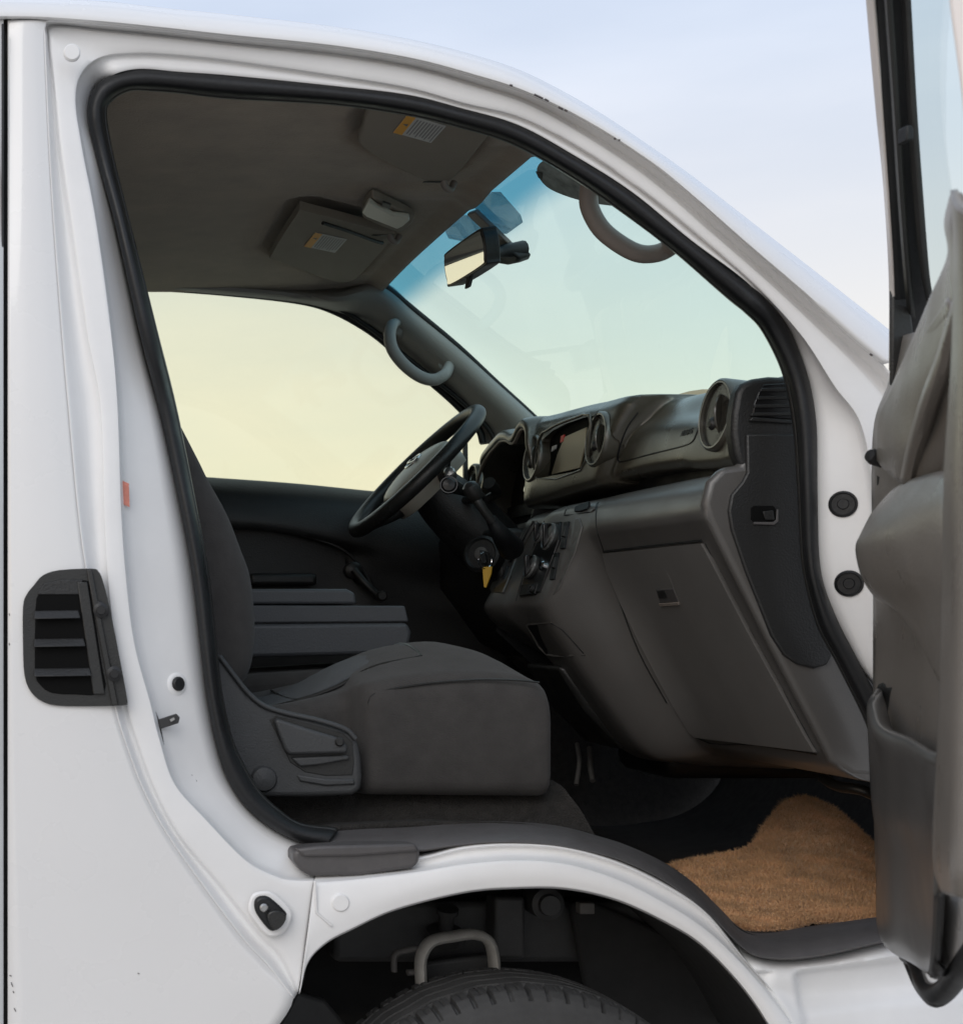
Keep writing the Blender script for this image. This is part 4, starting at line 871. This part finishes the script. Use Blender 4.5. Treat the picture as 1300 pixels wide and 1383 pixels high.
il = lathe('ignition_lock', W(650,748,3.40), (-.7,-.8,.2), [(.040,-.03),(.040,.0),(.034,.005),(.030,.0),(.028,.0)], 'side', van, seg=36)
lathe('lock_barrel', W(650,748,3.40), (-.7,-.8,.2), [(.014,-.02),(.014,.005),(.010,.007),(0,.007)], 'dull', il, seg=24)
# keys in the lock, with a yellow tag
key = bpy.data.objects.new('key_tag', None); COL.objects.link(key); key.location = W(651,750,3.37)
tag(key, 'yellow tag on the key ring hanging from the ignition lock', 'key tag')
def ofkey(o): o.parent = key; o.matrix_parent_inverse = Matrix.Translation(-key.location); return o
ofkey(tube('key_ring', [W(655+9*math.cos(a), 757+11*math.sin(a), 3.36+.01*math.cos(a)) for a in [2*math.pi*i/14 for i in range(14)]], .0016, 'chrome', None, seg=6, k=2, closed=True))
ofkey(slab('key', [W(647,742,3.375), W(655,744,3.375), W(657,760,3.375), W(650,762,3.375)], (.004,.006,0), 'side', None, bevel=.001))
ofkey(slab('tag', [W(651,766,3.36), W(664,765,3.355), W(663,775,3.355), W(656,794,3.36), W(653,793,3.36)], (.003,.004,0), 'yellow', None, bevel=.001))
# pedals and linkage seen past the console
tube('pedal_arm', [W(779,1005,3.5), W(782,1030,3.45), W(778,1060,3.42)], .005, 'dull', van, seg=8)
tube('pedal_arm', [W(796,1010,3.5), W(797,1035,3.45), W(800,1055,3.42)], .006, 'dull', van, seg=8)
slab('console_side', [W(752,900,3.12), W(800,900,3.12), W(872,1008,3.12), W(862,1016,3.12), W(840,1012,3.12), W(790,960,3.12)], (0,.2,0), 'black', van, bevel=.01)
box('heater_box', W(980,1022,3.25), (.36,.25,.07), 'seal', van, bevel=.03, seg=3)
tube('wiring_loom', [W(1110,1050,2.75), W(1130,1062,2.7), W(1165,1068,2.66), W(1200,1085,2.66)], .009, 'black', van, seg=8)
# ================================================================== SEAT
def rsec(X, y0, y1, hb, ht, rt, crown, nb=6):
    """rounded section in the Y-h plane at a given X"""
    pts = []
    for (cy, ch, a0) in ((y0+rt, ht-rt, 180), (y1-rt, ht-rt, 90)):
        for k in range(nb+1):
            a = math.radians(a0-90*k/nb); pts.append((cy+math.cos(a)*rt, ch+math.sin(a)*rt))
        if a0 == 180:
            for k in range(1, 8):
                t = k/8; pts.append((y0+rt+(y1-y0-2*rt)*t, ht+crown*math.sin(math.pi*t)**1.0))
    rb = .025
    for (cy, ch, a0) in ((y1-rb, hb+rb, 0), (y0+rb, hb+rb, -90)):
        for k in range(4):
            a = math.radians(a0-90*k/3); pts.append((cy+math.cos(a)*rb, ch+math.sin(a)*rb))
    return [M(X, y, h) for y, h in pts]
secs = [(.20,-.175,.03,-.02),(.34,-.150,.03,-.02),(.45,-.135,.032,-.015),(.52,-.122,.034,-.006),(.565,-.110,.034,.008),(.588,-.096,.036,.018),(.66,-.082,.04,.036),(.74,-.078,.042,.044),(.80,-.080,.042,.036),(.84,-.086,.042,.026),(.863,-.096,.045,.014),(.876,-.110,.045,0)]
G = []
for X, ht, rt, cw in secs:
    yo = 2.60 if X < .57 else 2.542
    hb = -.20 if X < .5 else -.278
    e = .0 if X < .87 else .006
    G.append([tuple(p) for p in rsec(X, yo+e, 3.02-e, hb+e, ht, rt, cw)])
G.append([tuple(p) for p in rsec(.886, 2.58, 2.99, -.25, -.150, .04, 0)])
G = [list(c) for c in zip(*[cat(list(c), 4) for c in zip(*G)])]
def sd_(p):
    p = Vector(p)
    x = p.x*F/p.y
    return p+Vector((0,0,.003*noise.noise(p*6)))+Vector((0,.0025*noise.noise(p*9),0))
G = [[sd_(p) for p in r] for r in G]
cush = link('seat_cushion', gridmesh('seat_cushion', G, cv=True, caps=True), 'fabric', van, smooth=60)
recalc(cush.data)
# insert panel and piping on top
def toph(X, Y):
    for a_, b_ in zip(secs, secs[1:]):
        if a_[0] <= X <= b_[0]:
            t = (X-a_[0])/(b_[0]-a_[0]); ht = a_[1]+(b_[1]-a_[1])*t; cw = a_[3]+(b_[3]-a_[3])*t
            s_ = (Y-2.585)/(3.02-.04-2.585); return ht+cw*math.sin(math.pi*max(0, min(1, s_)))
    return -.1
patch('seat_insert', [[M(X, Y, toph(X, Y)+.004*math.sin(math.pi*i/6)**.5-.001) for X in (.22,.3,.4,.5,.6,.7)] for i, Y in enumerate((2.66,2.70,2.76,2.80,2.84,2.88,2.92))], 'fabric2', cush, px=False, k=6, kr=3)
tube('seat_piping', [M(X, 2.655, toph(X, 2.655)+.001) for X in (.22,.35,.45,.55,.62,.70)], .003, 'black', cush, seg=6)
tube('seat_piping', [M(.70, y, toph(.70, y)+.001) for y in (2.655,2.7,2.75,2.8,2.85,2.9,2.95)], .003, 'black', cush, seg=6)
tube('seat_piping', [W(497,950,2.545), W(506,937,2.545), W(545,928,2.545), W(588,922,2.545), W(650,918,2.545), W(700,919,2.545), W(728,922,2.545)], .0016, 'black', cush, seg=6)
tube('seat_piping', [M(.50, y, toph(.50, y)+.001) for y in (2.655,2.7,2.75,2.8,2.85,2.9,2.95)], .0025, 'black', cush, seg=6)
# centre cushion beyond
slab('centre_seat_cushion', [M(.2,3.04,-.2), M(.76,3.04,-.2), M(.79,3.04,-.13), M(.76,3.04,-.085), M(.5,3.04,-.10), M(.2,3.04,-.13)], (0,.42,0), 'fabric', van, bevel=.02, seg=4)
# backrest
bs = [(.335,.285,.02),(.32,.296,.045),(.26,.325,.10),(.231,.340,.12),(.1745,.371,.14),(.118,.393,.15),(.071,.409,.155),(.0,.416,.16),(-.055,.413,.16),(-.09,.402,.155),(-.125,.375,.13),(-.15,.34,.09)]
G = []
for h, xf, th in bs:
    r = min(.05, th*.45); ring = []
    y0, y1 = 2.565, 3.01
    if h > .3: y0, y1 = 2.60, 2.97
    for (cx, cy, a0) in ((xf-r, y0+r, -90), (xf-r, y1-r, 0), (xf-th+r, y1-r, 90), (xf-th+r, y0+r, 180)):
        for k in range(6):
            a = math.radians(a0+90*k/5); ring.append(tuple(M(cx+math.cos(a)*r, cy+math.sin(a)*r, h)))
    G.append(ring)
G = [list(c) for c in zip(*[cat(list(c), 4) for c in zip(*G)])]
br = link('seat_backrest', gridmesh('seat_backrest', G, cv=True, caps=True), 'fabric', van, smooth=60); recalc(br.data)
tube('backrest_piping', [M(xf-.032, 2.575, h) for h, xf, th in bs[2:10]], .0028, 'black', br, seg=6)
# side shield with recline lever
sh = plate('seat_side_shield', [(280,868),(292,880),(305,895),(320,916),(335,936),(356,953),(385,963),(419,971),(455,982),(476,991),(484,1003),(488,1022),(490,1050),(488,1068),(476,1075),(420,1077),(360,1077),(320,1078),(285,1060),(262,1000),(258,930),(262,872)], 2.515, .035, 'shield', van, bevel=.009, seg=4)
plate('shield_recess', [(364,972),(372,967),(420,978),(462,990),(476,1002),(478,1030),(476,1047),(440,1048),(412,1043),(392,1030)], 2.5135, .003, 'black', sh, bevel=.001)
plate('recline_lever', [(370,973),(376,971),(415,984),(456,996),(468,1006),(471,1015),(466,1018),(430,1019),(390,1020),(384,1012)], 2.498, .018, 'shield', sh, bevel=.005, seg=3)
plate('lever_base', [(394,1024),(470,1020),(473,1026),(430,1034),(405,1036)], 2.505, .01, 'shield', sh, bevel=.003)
plate('shield_sill', [(400,1046),(440,1052),(478,1052),(480,1060),(440,1062),(405,1056)], 2.511, .006, 'shield', sh, bevel=.003)
lathe('lever_pivot', W(458,1002,2.497), (0,-1,0), [(.007,0),(.007,.003),(.005,.005),(0,.005)], 'black', sh, seg=20)
lathe('bolt_cap', W(356,1052,2.514), (0,-1,0), [(.0205,-.002),(.0205,.003),(.018,.007),(.012,.009),(0,.010)], 'shield', sh, seg=32)
tube('shield_rim', [W(296,886,2.513), W(318,915,2.513), W(335,936,2.513), W(356,953,2.513), W(385,963,2.513), W(430,973,2.513), W(466,985,2.513), W(480,998,2.513)], .004, 'shield', sh, seg=8)
# folded centre console boxes
c1 = slab('console_lid', [M(.25,3.10,.064), M(.672,3.10,.064), M(.688,3.10,.056), M(.692,3.10,.034), M(.25,3.10,.034)], (0,.30,0), 'vinyl', van, bevel=.006, seg=3)
c2 = slab('console_tray', [M(.25,3.09,.033), M(.782,3.09,.031), M(.790,3.09,.0), M(.25,3.09,-.004)], (0,.32,0), 'vinyl', van, bevel=.003)
c3 = slab('console_box', [M(.25,3.085,-.006), M(.786,3.085,-.002), M(.794,3.085,-.02), M(.790,3.085,-.045), M(.775,3.085,-.062), M(.25,3.085,-.075)], (0,.33,0), 'vinyl', van, bevel=.008, seg=3)
# ================================================================== OPEN PASSENGER DOOR
# stands open towards the camera: every row runs from the hinge edge (far) to the latch end (near)
dg = dict(solid=.006, k=6, kr=6)
card = patch('open_door', [
 [(1222,455,2.10),(1240,450,2.0),(1265,445,1.85),(1300,440,1.65),(1370,430,1.5)],
 [(1205,520,2.13),(1225,520,2.0),(1258,520,1.85),(1300,520,1.65),(1370,510,1.5)],
 [(1187,570,2.16),(1215,575,2.0),(1255,580,1.85),(1300,590,1.65),(1370,590,1.5)],
 [(1183,650,2.18),(1215,650,2.05),(1255,650,1.88),(1300,650,1.68),(1370,650,1.5)],
 [(1185,780,2.2),(1215,780,2.05),(1255,780,1.88),(1300,780,1.68),(1370,780,1.5)],
 [(1185,930,2.2),(1215,930,2.06),(1255,930,1.88),(1300,930,1.68),(1370,930,1.5)],
 [(1186,1100,2.2),(1215,1100,2.06),(1255,1100,1.88),(1300,1100,1.68),(1370,1100,1.5)],
 [(1192,1250,2.2),(1215,1262,2.06),(1250,1275,1.9),(1262,1280,1.85),(1266,1282,1.84)]], 'door', van, **dg)
card['label'] = 'front passenger door standing open'
# bolster below the window
def strip(name, rows, m, parent, **k): return patch(name, rows, m, parent, **{**dg, **k})
strip('door_bolster', [
 [(1292,262,1.50),(1300,262,1.48),(1320,300,1.45),(1370,300,1.4)],
 [(1284,300,1.54),(1292,310,1.48),(1312,330,1.44),(1370,340,1.4)],
 [(1288,345,1.56),(1294,352,1.50),(1312,370,1.46),(1370,380,1.4)],
 [(1264,400,1.72),(1278,408,1.62),(1300,420,1.52),(1370,440,1.4)],
 [(1238,461,1.88),(1255,470,1.74),(1285,490,1.62),(1370,500,1.45)],
 [(1206,531,2.04),(1225,545,1.88),(1262,560,1.74),(1370,570,1.5)],
 [(1190,566,2.10),(1208,590,1.95),(1248,610,1.80),(1370,620,1.6)],
 [(1189,620,2.12),(1208,640,1.98),(1240,655,1.86),(1370,650,1.65)]], 'door', card)
strip('bolster_crease', [[(1297,400,1.50),(1301,400,1.47),(1306,402,1.47)],[(1272,480,1.62),(1277,482,1.585),(1284,484,1.60)],[(1250,540,1.71),(1255,543,1.675),(1262,546,1.70)],[(1232,600,1.82),(1237,604,1.785),(1245,608,1.80)],[(1222,650,1.9),(1227,652,1.87),(1234,654,1.88)]], 'door', card)
# arm rest bulge
strip('arm_rest', [
 [(1184,694,2.10),(1206,669,2.0),(1228,655,1.88),(1252,647,1.78),(1280,641,1.68),(1290,640,1.66)],
 [(1180,700,2.06),(1203,678,1.94),(1228,664,1.82),(1254,656,1.72),(1281,650,1.62),(1290,650,1.62)],
 [(1167,726,2.00),(1190,710,1.86),(1224,696,1.74),(1254,688,1.64),(1282,680,1.56),(1292,680,1.56)],
 [(1162,742,1.98),(1185,738,1.84),(1220,730,1.72),(1254,724,1.62),(1282,718,1.54),(1292,718,1.54)],
 [(1169,775,1.99),(1190,778,1.86),(1222,776,1.74),(1254,772,1.64),(1282,768,1.55),(1292,768,1.55)],
 [(1184,800,2.04),(1200,806,1.92),(1226,812,1.80),(1254,816,1.70),(1282,818,1.58),(1292,820,1.57)],
 [(1200,812,2.10),(1213,820,2.0),(1232,838,1.86),(1254,862,1.76),(1282,880,1.62),(1292,885,1.60)],
 [(1215,822,2.12),(1224,832,2.03),(1238,850,1.92),(1256,880,1.80),(1282,930,1.66),(1292,940,1.64)]], 'door', card)
strip('arm_rest_edge', [[(1210,668,1.975),(1230,656,1.86),(1252,648,1.77),(1279,643,1.665)],[(1210,672,1.955),(1230,660,1.84),(1252,652,1.75),(1279,647,1.645)],[(1208,677,1.95),(1229,665,1.835),(1252,657,1.745),(1279,652,1.64)]], 'lower', card)
# latch-end column of the trim, nearest the camera
strip('door_card_end', [
 [(1293,255,1.46),(1298,270,1.42),(1310,280,1.39),(1345,290,1.36)],
 [(1297,330,1.46),(1301,345,1.42),(1312,350,1.39),(1345,350,1.36)],
 [(1294,480,1.47),(1299,485,1.43),(1312,490,1.39),(1345,490,1.36)],
 [(1284,640,1.50),(1292,640,1.44),(1306,640,1.40),(1345,640,1.36)],
 [(1281,800,1.52),(1290,800,1.45),(1304,800,1.40),(1345,800,1.36)],
 [(1277,950,1.54),(1287,950,1.46),(1302,950,1.40),(1345,950,1.36)],
 [(1270,1080,1.58),(1284,1080,1.47),(1300,1080,1.40),(1345,1080,1.36)],
 [(1267,1160,1.60),(1282,1165,1.47),(1300,1170,1.40),(1345,1175,1.36)],
 [(1279,1204,1.52),(1290,1208,1.46),(1302,1210,1.41),(1345,1215,1.37)]], 'door', card)
strip('door_pull_recess', [[(1243,462,1.84),(1262,440,1.7),(1290,400,1.54)],[(1246,474,1.83),(1266,452,1.69),(1293,412,1.53)],[(1250,480,1.84),(1270,460,1.7),(1296,424,1.54)]], 'door', card)
# map pocket
pk2 = strip('map_pocket', [
 [(1187,937,2.12),(1200,990,2.0),(1226,1008,1.88),(1256,1026,1.70),(1275,1030,1.60)],
 [(1180,948,2.09),(1192,985,1.96),(1228,1003,1.83),(1257,1022,1.66),(1275,1026,1.585)],
 [(1177,958,2.08),(1188,992,1.94),(1226,1013,1.81),(1256,1033,1.65),(1276,1038,1.58)],
 [(1179,1000,2.08),(1196,1025,1.93),(1226,1040,1.81),(1254,1058,1.68),(1276,1062,1.59)],
 [(1183,1080,2.09),(1200,1090,1.95),(1228,1100,1.83),(1252,1110,1.72),(1274,1112,1.61)],
 [(1190,1140,2.10),(1205,1145,1.97),(1230,1150,1.87),(1252,1155,1.76),(1272,1160,1.64)],
 [(1190,1244,2.10),(1205,1250,1.99),(1232,1256,1.90),(1256,1262,1.80),(1270,1262,1.70)],
 [(1199,1273,2.10),(1212,1282,2.01),(1234,1290,1.92),(1256,1300,1.82),(1268,1300,1.75)],
 [(1203,1275,2.12),(1216,1286,2.04),(1236,1297,1.95),(1258,1312,1.86),(1266,1314,1.82)]], 'lower', card)
strip('pocket_back', [[(1194,928,2.14),(1208,927,2.08),(1225,927,2.02)],[(1190,935,2.15),(1208,933,2.09),(1225,933,2.03)],[(1190,1000,2.16),(1210,1010,2.1),(1250,1040,2.0)]], 'side', card)
tube('pocket_rim', [W(1186,936,2.13), W(1179,950,2.085), W(1182,972,2.02), W(1196,996,1.93), W(1210,1004,1.87), W(1230,1007,1.82), W(1256,1026,1.65), W(1274,1032,1.58)], .006, 'lower', pk2, seg=10)
strip('pocket_end', [[(1266,1215,1.72),(1271,1210,1.66),(1276,1206,1.62)],[(1267,1262,1.72),(1270,1262,1.68),(1273,1260,1.66)],[(1262,1312,1.76),(1266,1310,1.72),(1269,1300,1.70)],[(1258,1316,1.80),(1262,1316,1.76),(1264,1314,1.76)]], 'side', card)
# lock knob
lathe('lock_knob', W(1180,617,2.12), (-1,-.3,.3), [(.010,-.02),(.011,.0),(.008,.008),(0,.009)], 'side', card, seg=16)
slab('lock_slot', [W(1187,585,2.14), W(1192,575,2.12), W(1192,640,2.12), W(1187,655,2.14)], (.002,.01,0), 'seal', card, bevel=.001)
# window frame, seal, glass
def bar(name, L, Rr, y0, y1, m, th=.02, sol=.0):
    return patch(name, [[(*a, y0+(y1-y0)*t), (*lp(a, b_, .5), y0+(y1-y0)*t-.006), (*b_, y0+(y1-y0)*t-.012)] for (a, b_, t) in [(a, b_, i/(len(L)-1)) for i, (a, b_) in enumerate(zip(L, Rr))]], m, card, k=3, kr=6, solid=th)
bar('window_frame', [(1166,-80),(1172,0),(1185,145),(1196,253),(1203,376),(1203,500)], [(1175,-80),(1182,0),(1193,145),(1202,271),(1208,376),(1208,500)], 1.84, 2.14, 'pinkpaint', .003)
bar('frame_channel', [(1175,-80),(1181,0),(1192,145),(1201,271),(1207,376),(1209,470)], [(1218,-80),(1223,0),(1231,145),(1240,271),(1249,362),(1262,430)], 1.835, 2.125, 'seal', .004)
bar('channel_lip', [(1196,-80),(1201,0),(1211,145),(1219,271),(1227,376),(1232,430)], [(1200,-80),(1205,0),(1215,145),(1223,271),(1231,376),(1236,430)], 1.815, 2.10, 'black', .006)
bar('frame_edge', [(1218,-80),(1223,0),(1231,145),(1240,271),(1249,362),(1260,420)], [(1225,-80),(1230,0),(1238,145),(1247,271),(1255,370),(1262,412)], 1.82, 2.08, 'iron', .006)
plate('channel_clip', [(1224,168),(1231,168),(1234,174),(1234,188),(1224,190)], 1.9, .02, 'seal', card, bevel=.002)
plate('corner_trim', [(1204,392),(1208,383),(1222,381),(1228,400),(1240,500),(1236,520),(1204,520)], 2.08, .008, 'side', card, bevel=.003)
bar('rear_window_frame', [(1277,-80),(1283,0),(1292,72),(1301,145),(1312,260)], [(1310,-80),(1315,0),(1325,72),(1335,145),(1345,260)], 1.52, 1.50, 'pinkpaint', .01)
patch('door_window', [[(1221,-90,1.87),(1262,-90,1.68),(1305,-90,1.51)],[(1230,120,1.92),(1275,120,1.7),(1322,120,1.51)],[(1243,300,2.02),(1290,300,1.74),(1335,300,1.52)],[(1260,440,2.08),(1300,440,1.8),(1345,440,1.54)]], 'dglass', card, k=3, kr=3, solid=0)
# painted lower edge and its rubber
patch('door_shell', [[(1272,1200,1.74),(1290,1205,1.66),(1345,1215,1.5)],[(1264,1290,1.82),(1285,1290,1.72),(1345,1280,1.5)],[(1246,1300,1.92),(1262,1330,1.84),(1285,1310,1.74),(1345,1240,1.5)][:1]+[(1264,1330,1.84),(1345,1250,1.5)]], 'paint', card, k=6, kr=6, solid=.004)
tube('door_edge_seal', [W(1222,1292,2.08), W(1236,1300,2.02), W(1247,1328,1.93), W(1262,1343,1.86), W(1278,1335,1.8), W(1300,1306,1.7), W(1345,1245,1.5)], [.008,.010,.011,.012,.012,.012,.012], 'seal', card, seg=12)
tube('door_edge_bead', [W(1226,1300,2.10), W(1242,1335,1.97), W(1260,1354,1.89), W(1278,1347,1.83), W(1300,1322,1.73), W(1345,1262,1.52)], .006, 'seal', card, seg=10)
slab('door_outer_skin', [W(1212,-100,1.95), W(1216,300,2.16), W(1225,560,2.25), W(1225,1240,2.25), W(1262,1345,1.98), W(1420,1300,1.55), W(1420,500,1.5), W(1400,440,1.5), W(1260,440,2.1)][2:7], (.03,.02,0), 'paint', card, bevel=.002)
# ================================================================== GROUND, SKY, CAMERA
def structure(o): o['kind'] = 'structure'; return o
me = bpy.data.meshes.new('ground'); g = []
me.from_pydata([(-400,-400,0),(400,-400,0),(400,400,0),(-400,400,0)], [], [(0,1,2,3)])
gm = mat('pale_sandy_concrete', (.42,.395,.36), .9, bump=30, bstr=.4, var=.2, vscale=2)
structure(link('ground', me, gm))
w = bpy.data.worlds.new('World'); sc.world = w; w.use_nodes = True
nt = w.node_tree; n = nt.nodes; l = nt.links; n.clear()
out = n.new('ShaderNodeOutputWorld'); bg = n.new('ShaderNodeBackground'); bg.inputs[1].default_value = SKY
sky = n.new('ShaderNodeTexSky'); sky.sky_type = 'NISHITA'; sky.sun_disc = False
sky.sun_elevation = math.radians(SEL); sky.sun_rotation = math.radians(SROT); sky.air_density = 1.0; sky.dust_density = DUST; sky.ozone_density = 1.0
tc = n.new('ShaderNodeTexCoord'); mp = n.new('ShaderNodeMapping'); mp.inputs['Scale'].default_value = (1.0, 1.0, 4.5); mp.inputs['Rotation'].default_value = (0, math.radians(12), 0)
ns = n.new('ShaderNodeTexNoise'); ns.inputs['Scale'].default_value = 2.2; ns.inputs['Detail'].default_value = 6; ns.inputs['Roughness'].default_value = .5
mr = n.new('ShaderNodeMapRange'); mr.inputs[1].default_value = .35; mr.inputs[2].default_value = .75; mr.inputs[3].default_value = .72; mr.inputs[4].default_value = .97
mr.interpolation_type = 'SMOOTHSTEP'
mx = n.new('ShaderNodeMix'); mx.data_type = 'RGBA'; mx.inputs[7].default_value = CLOUD
sx = n.new('ShaderNodeSeparateXYZ'); l.new(tc.outputs['Generated'], sx.inputs[0])
e1 = n.new('ShaderNodeMapRange'); e1.interpolation_type = 'SMOOTHSTEP'; e1.inputs[1].default_value = .05; e1.inputs[2].default_value = .38; l.new(sx.outputs['Z'], e1.inputs[0])
e2 = n.new('ShaderNodeMapRange'); e2.inputs[1].default_value = 1.0; e2.inputs[2].default_value = .0; e2.inputs[3].default_value = 1.0; e2.inputs[4].default_value = .0; l.new(sx.outputs['Y'], e2.inputs[0])
lowc = n.new('ShaderNodeMix'); lowc.data_type = 'RGBA'; lowc.inputs[6].default_value = (7.4, 7.5, 7.6, 1); lowc.inputs[7].default_value = (9.9, 8.6, 7.1, 1); l.new(e2.outputs[0], lowc.inputs[0])
e3 = n.new('ShaderNodeMapRange'); e3.interpolation_type = 'SMOOTHSTEP'; e3.inputs[1].default_value = -.30; e3.inputs[2].default_value = -.85; l.new(sx.outputs['X'], e3.inputs[0])
glow = n.new('ShaderNodeMix'); glow.data_type = 'RGBA'; glow.inputs[7].default_value = (11.5, 8.2, 4.8, 1); l.new(e3.outputs[0], glow.inputs[0]); l.new(lowc.outputs[2], glow.inputs[6])
cc = n.new('ShaderNodeMix'); cc.data_type = 'RGBA'; cc.inputs[7].default_value = (6.3, 7.0, 8.3, 1); l.new(e1.outputs[0], cc.inputs[0]); l.new(glow.outputs[2], cc.inputs[6]); l.new(cc.outputs[2], mx.inputs[7])
l.new(tc.outputs['Generated'], mp.inputs['Vector']); l.new(mp.outputs[0], ns.inputs['Vector']); l.new(ns.outputs['Fac'], mr.inputs[0])
l.new(mr.outputs[0], mx.inputs[0]); l.new(sky.outputs[0], mx.inputs[6]); l.new(mx.outputs[2], bg.inputs[0]); l.new(bg.outputs[0], out.inputs[0])
sd = bpy.data.lights.new('sun', 'SUN'); sd.energy = SUN; sd.angle = math.radians(SANG); sd.color = (1, .96, .90)  # soft fill lamp added behind the camera to brighten the paint, opposite the sunset
so = bpy.data.objects.new('sun', sd); COL.objects.link(so)
az = math.radians(SROT); el = math.radians(SEL)
dirv = Vector((math.sin(az)*math.cos(el), math.cos(az)*math.cos(el), math.sin(el)))   # towards this fill lamp
so.rotation_euler = dirv.to_track_quat('Z', 'Y').to_euler()
cam = bpy.data.cameras.new('camera'); co = bpy.data.objects.new('camera', cam); COL.objects.link(co)
co.location = (0, 0, H); co.rotation_euler = (math.radians(90), 0, 0)
cam.sensor_fit = 'HORIZONTAL'; cam.sensor_width = 36; cam.lens = F/1300*36
cam.shift_x = .5; cam.shift_y = (840-691.5)/1300
cam.clip_end = 2000; cam.clip_start = .05
cam.dof.use_dof = True; cam.dof.focus_distance = 2.9; cam.dof.aperture_fstop = 9
sc.camera = co
sc.render.engine = 'CYCLES'
sc.cycles.max_bounces = 10; sc.cycles.transparent_max_bounces = 12; sc.cycles.glossy_bounces = 4; sc.cycles.diffuse_bounces = 6
sc.view_settings.view_transform = 'Standard'; sc.view_settings.look = 'None'; sc.view_settings.exposure = EXPO; sc.view_settings.gamma = 1
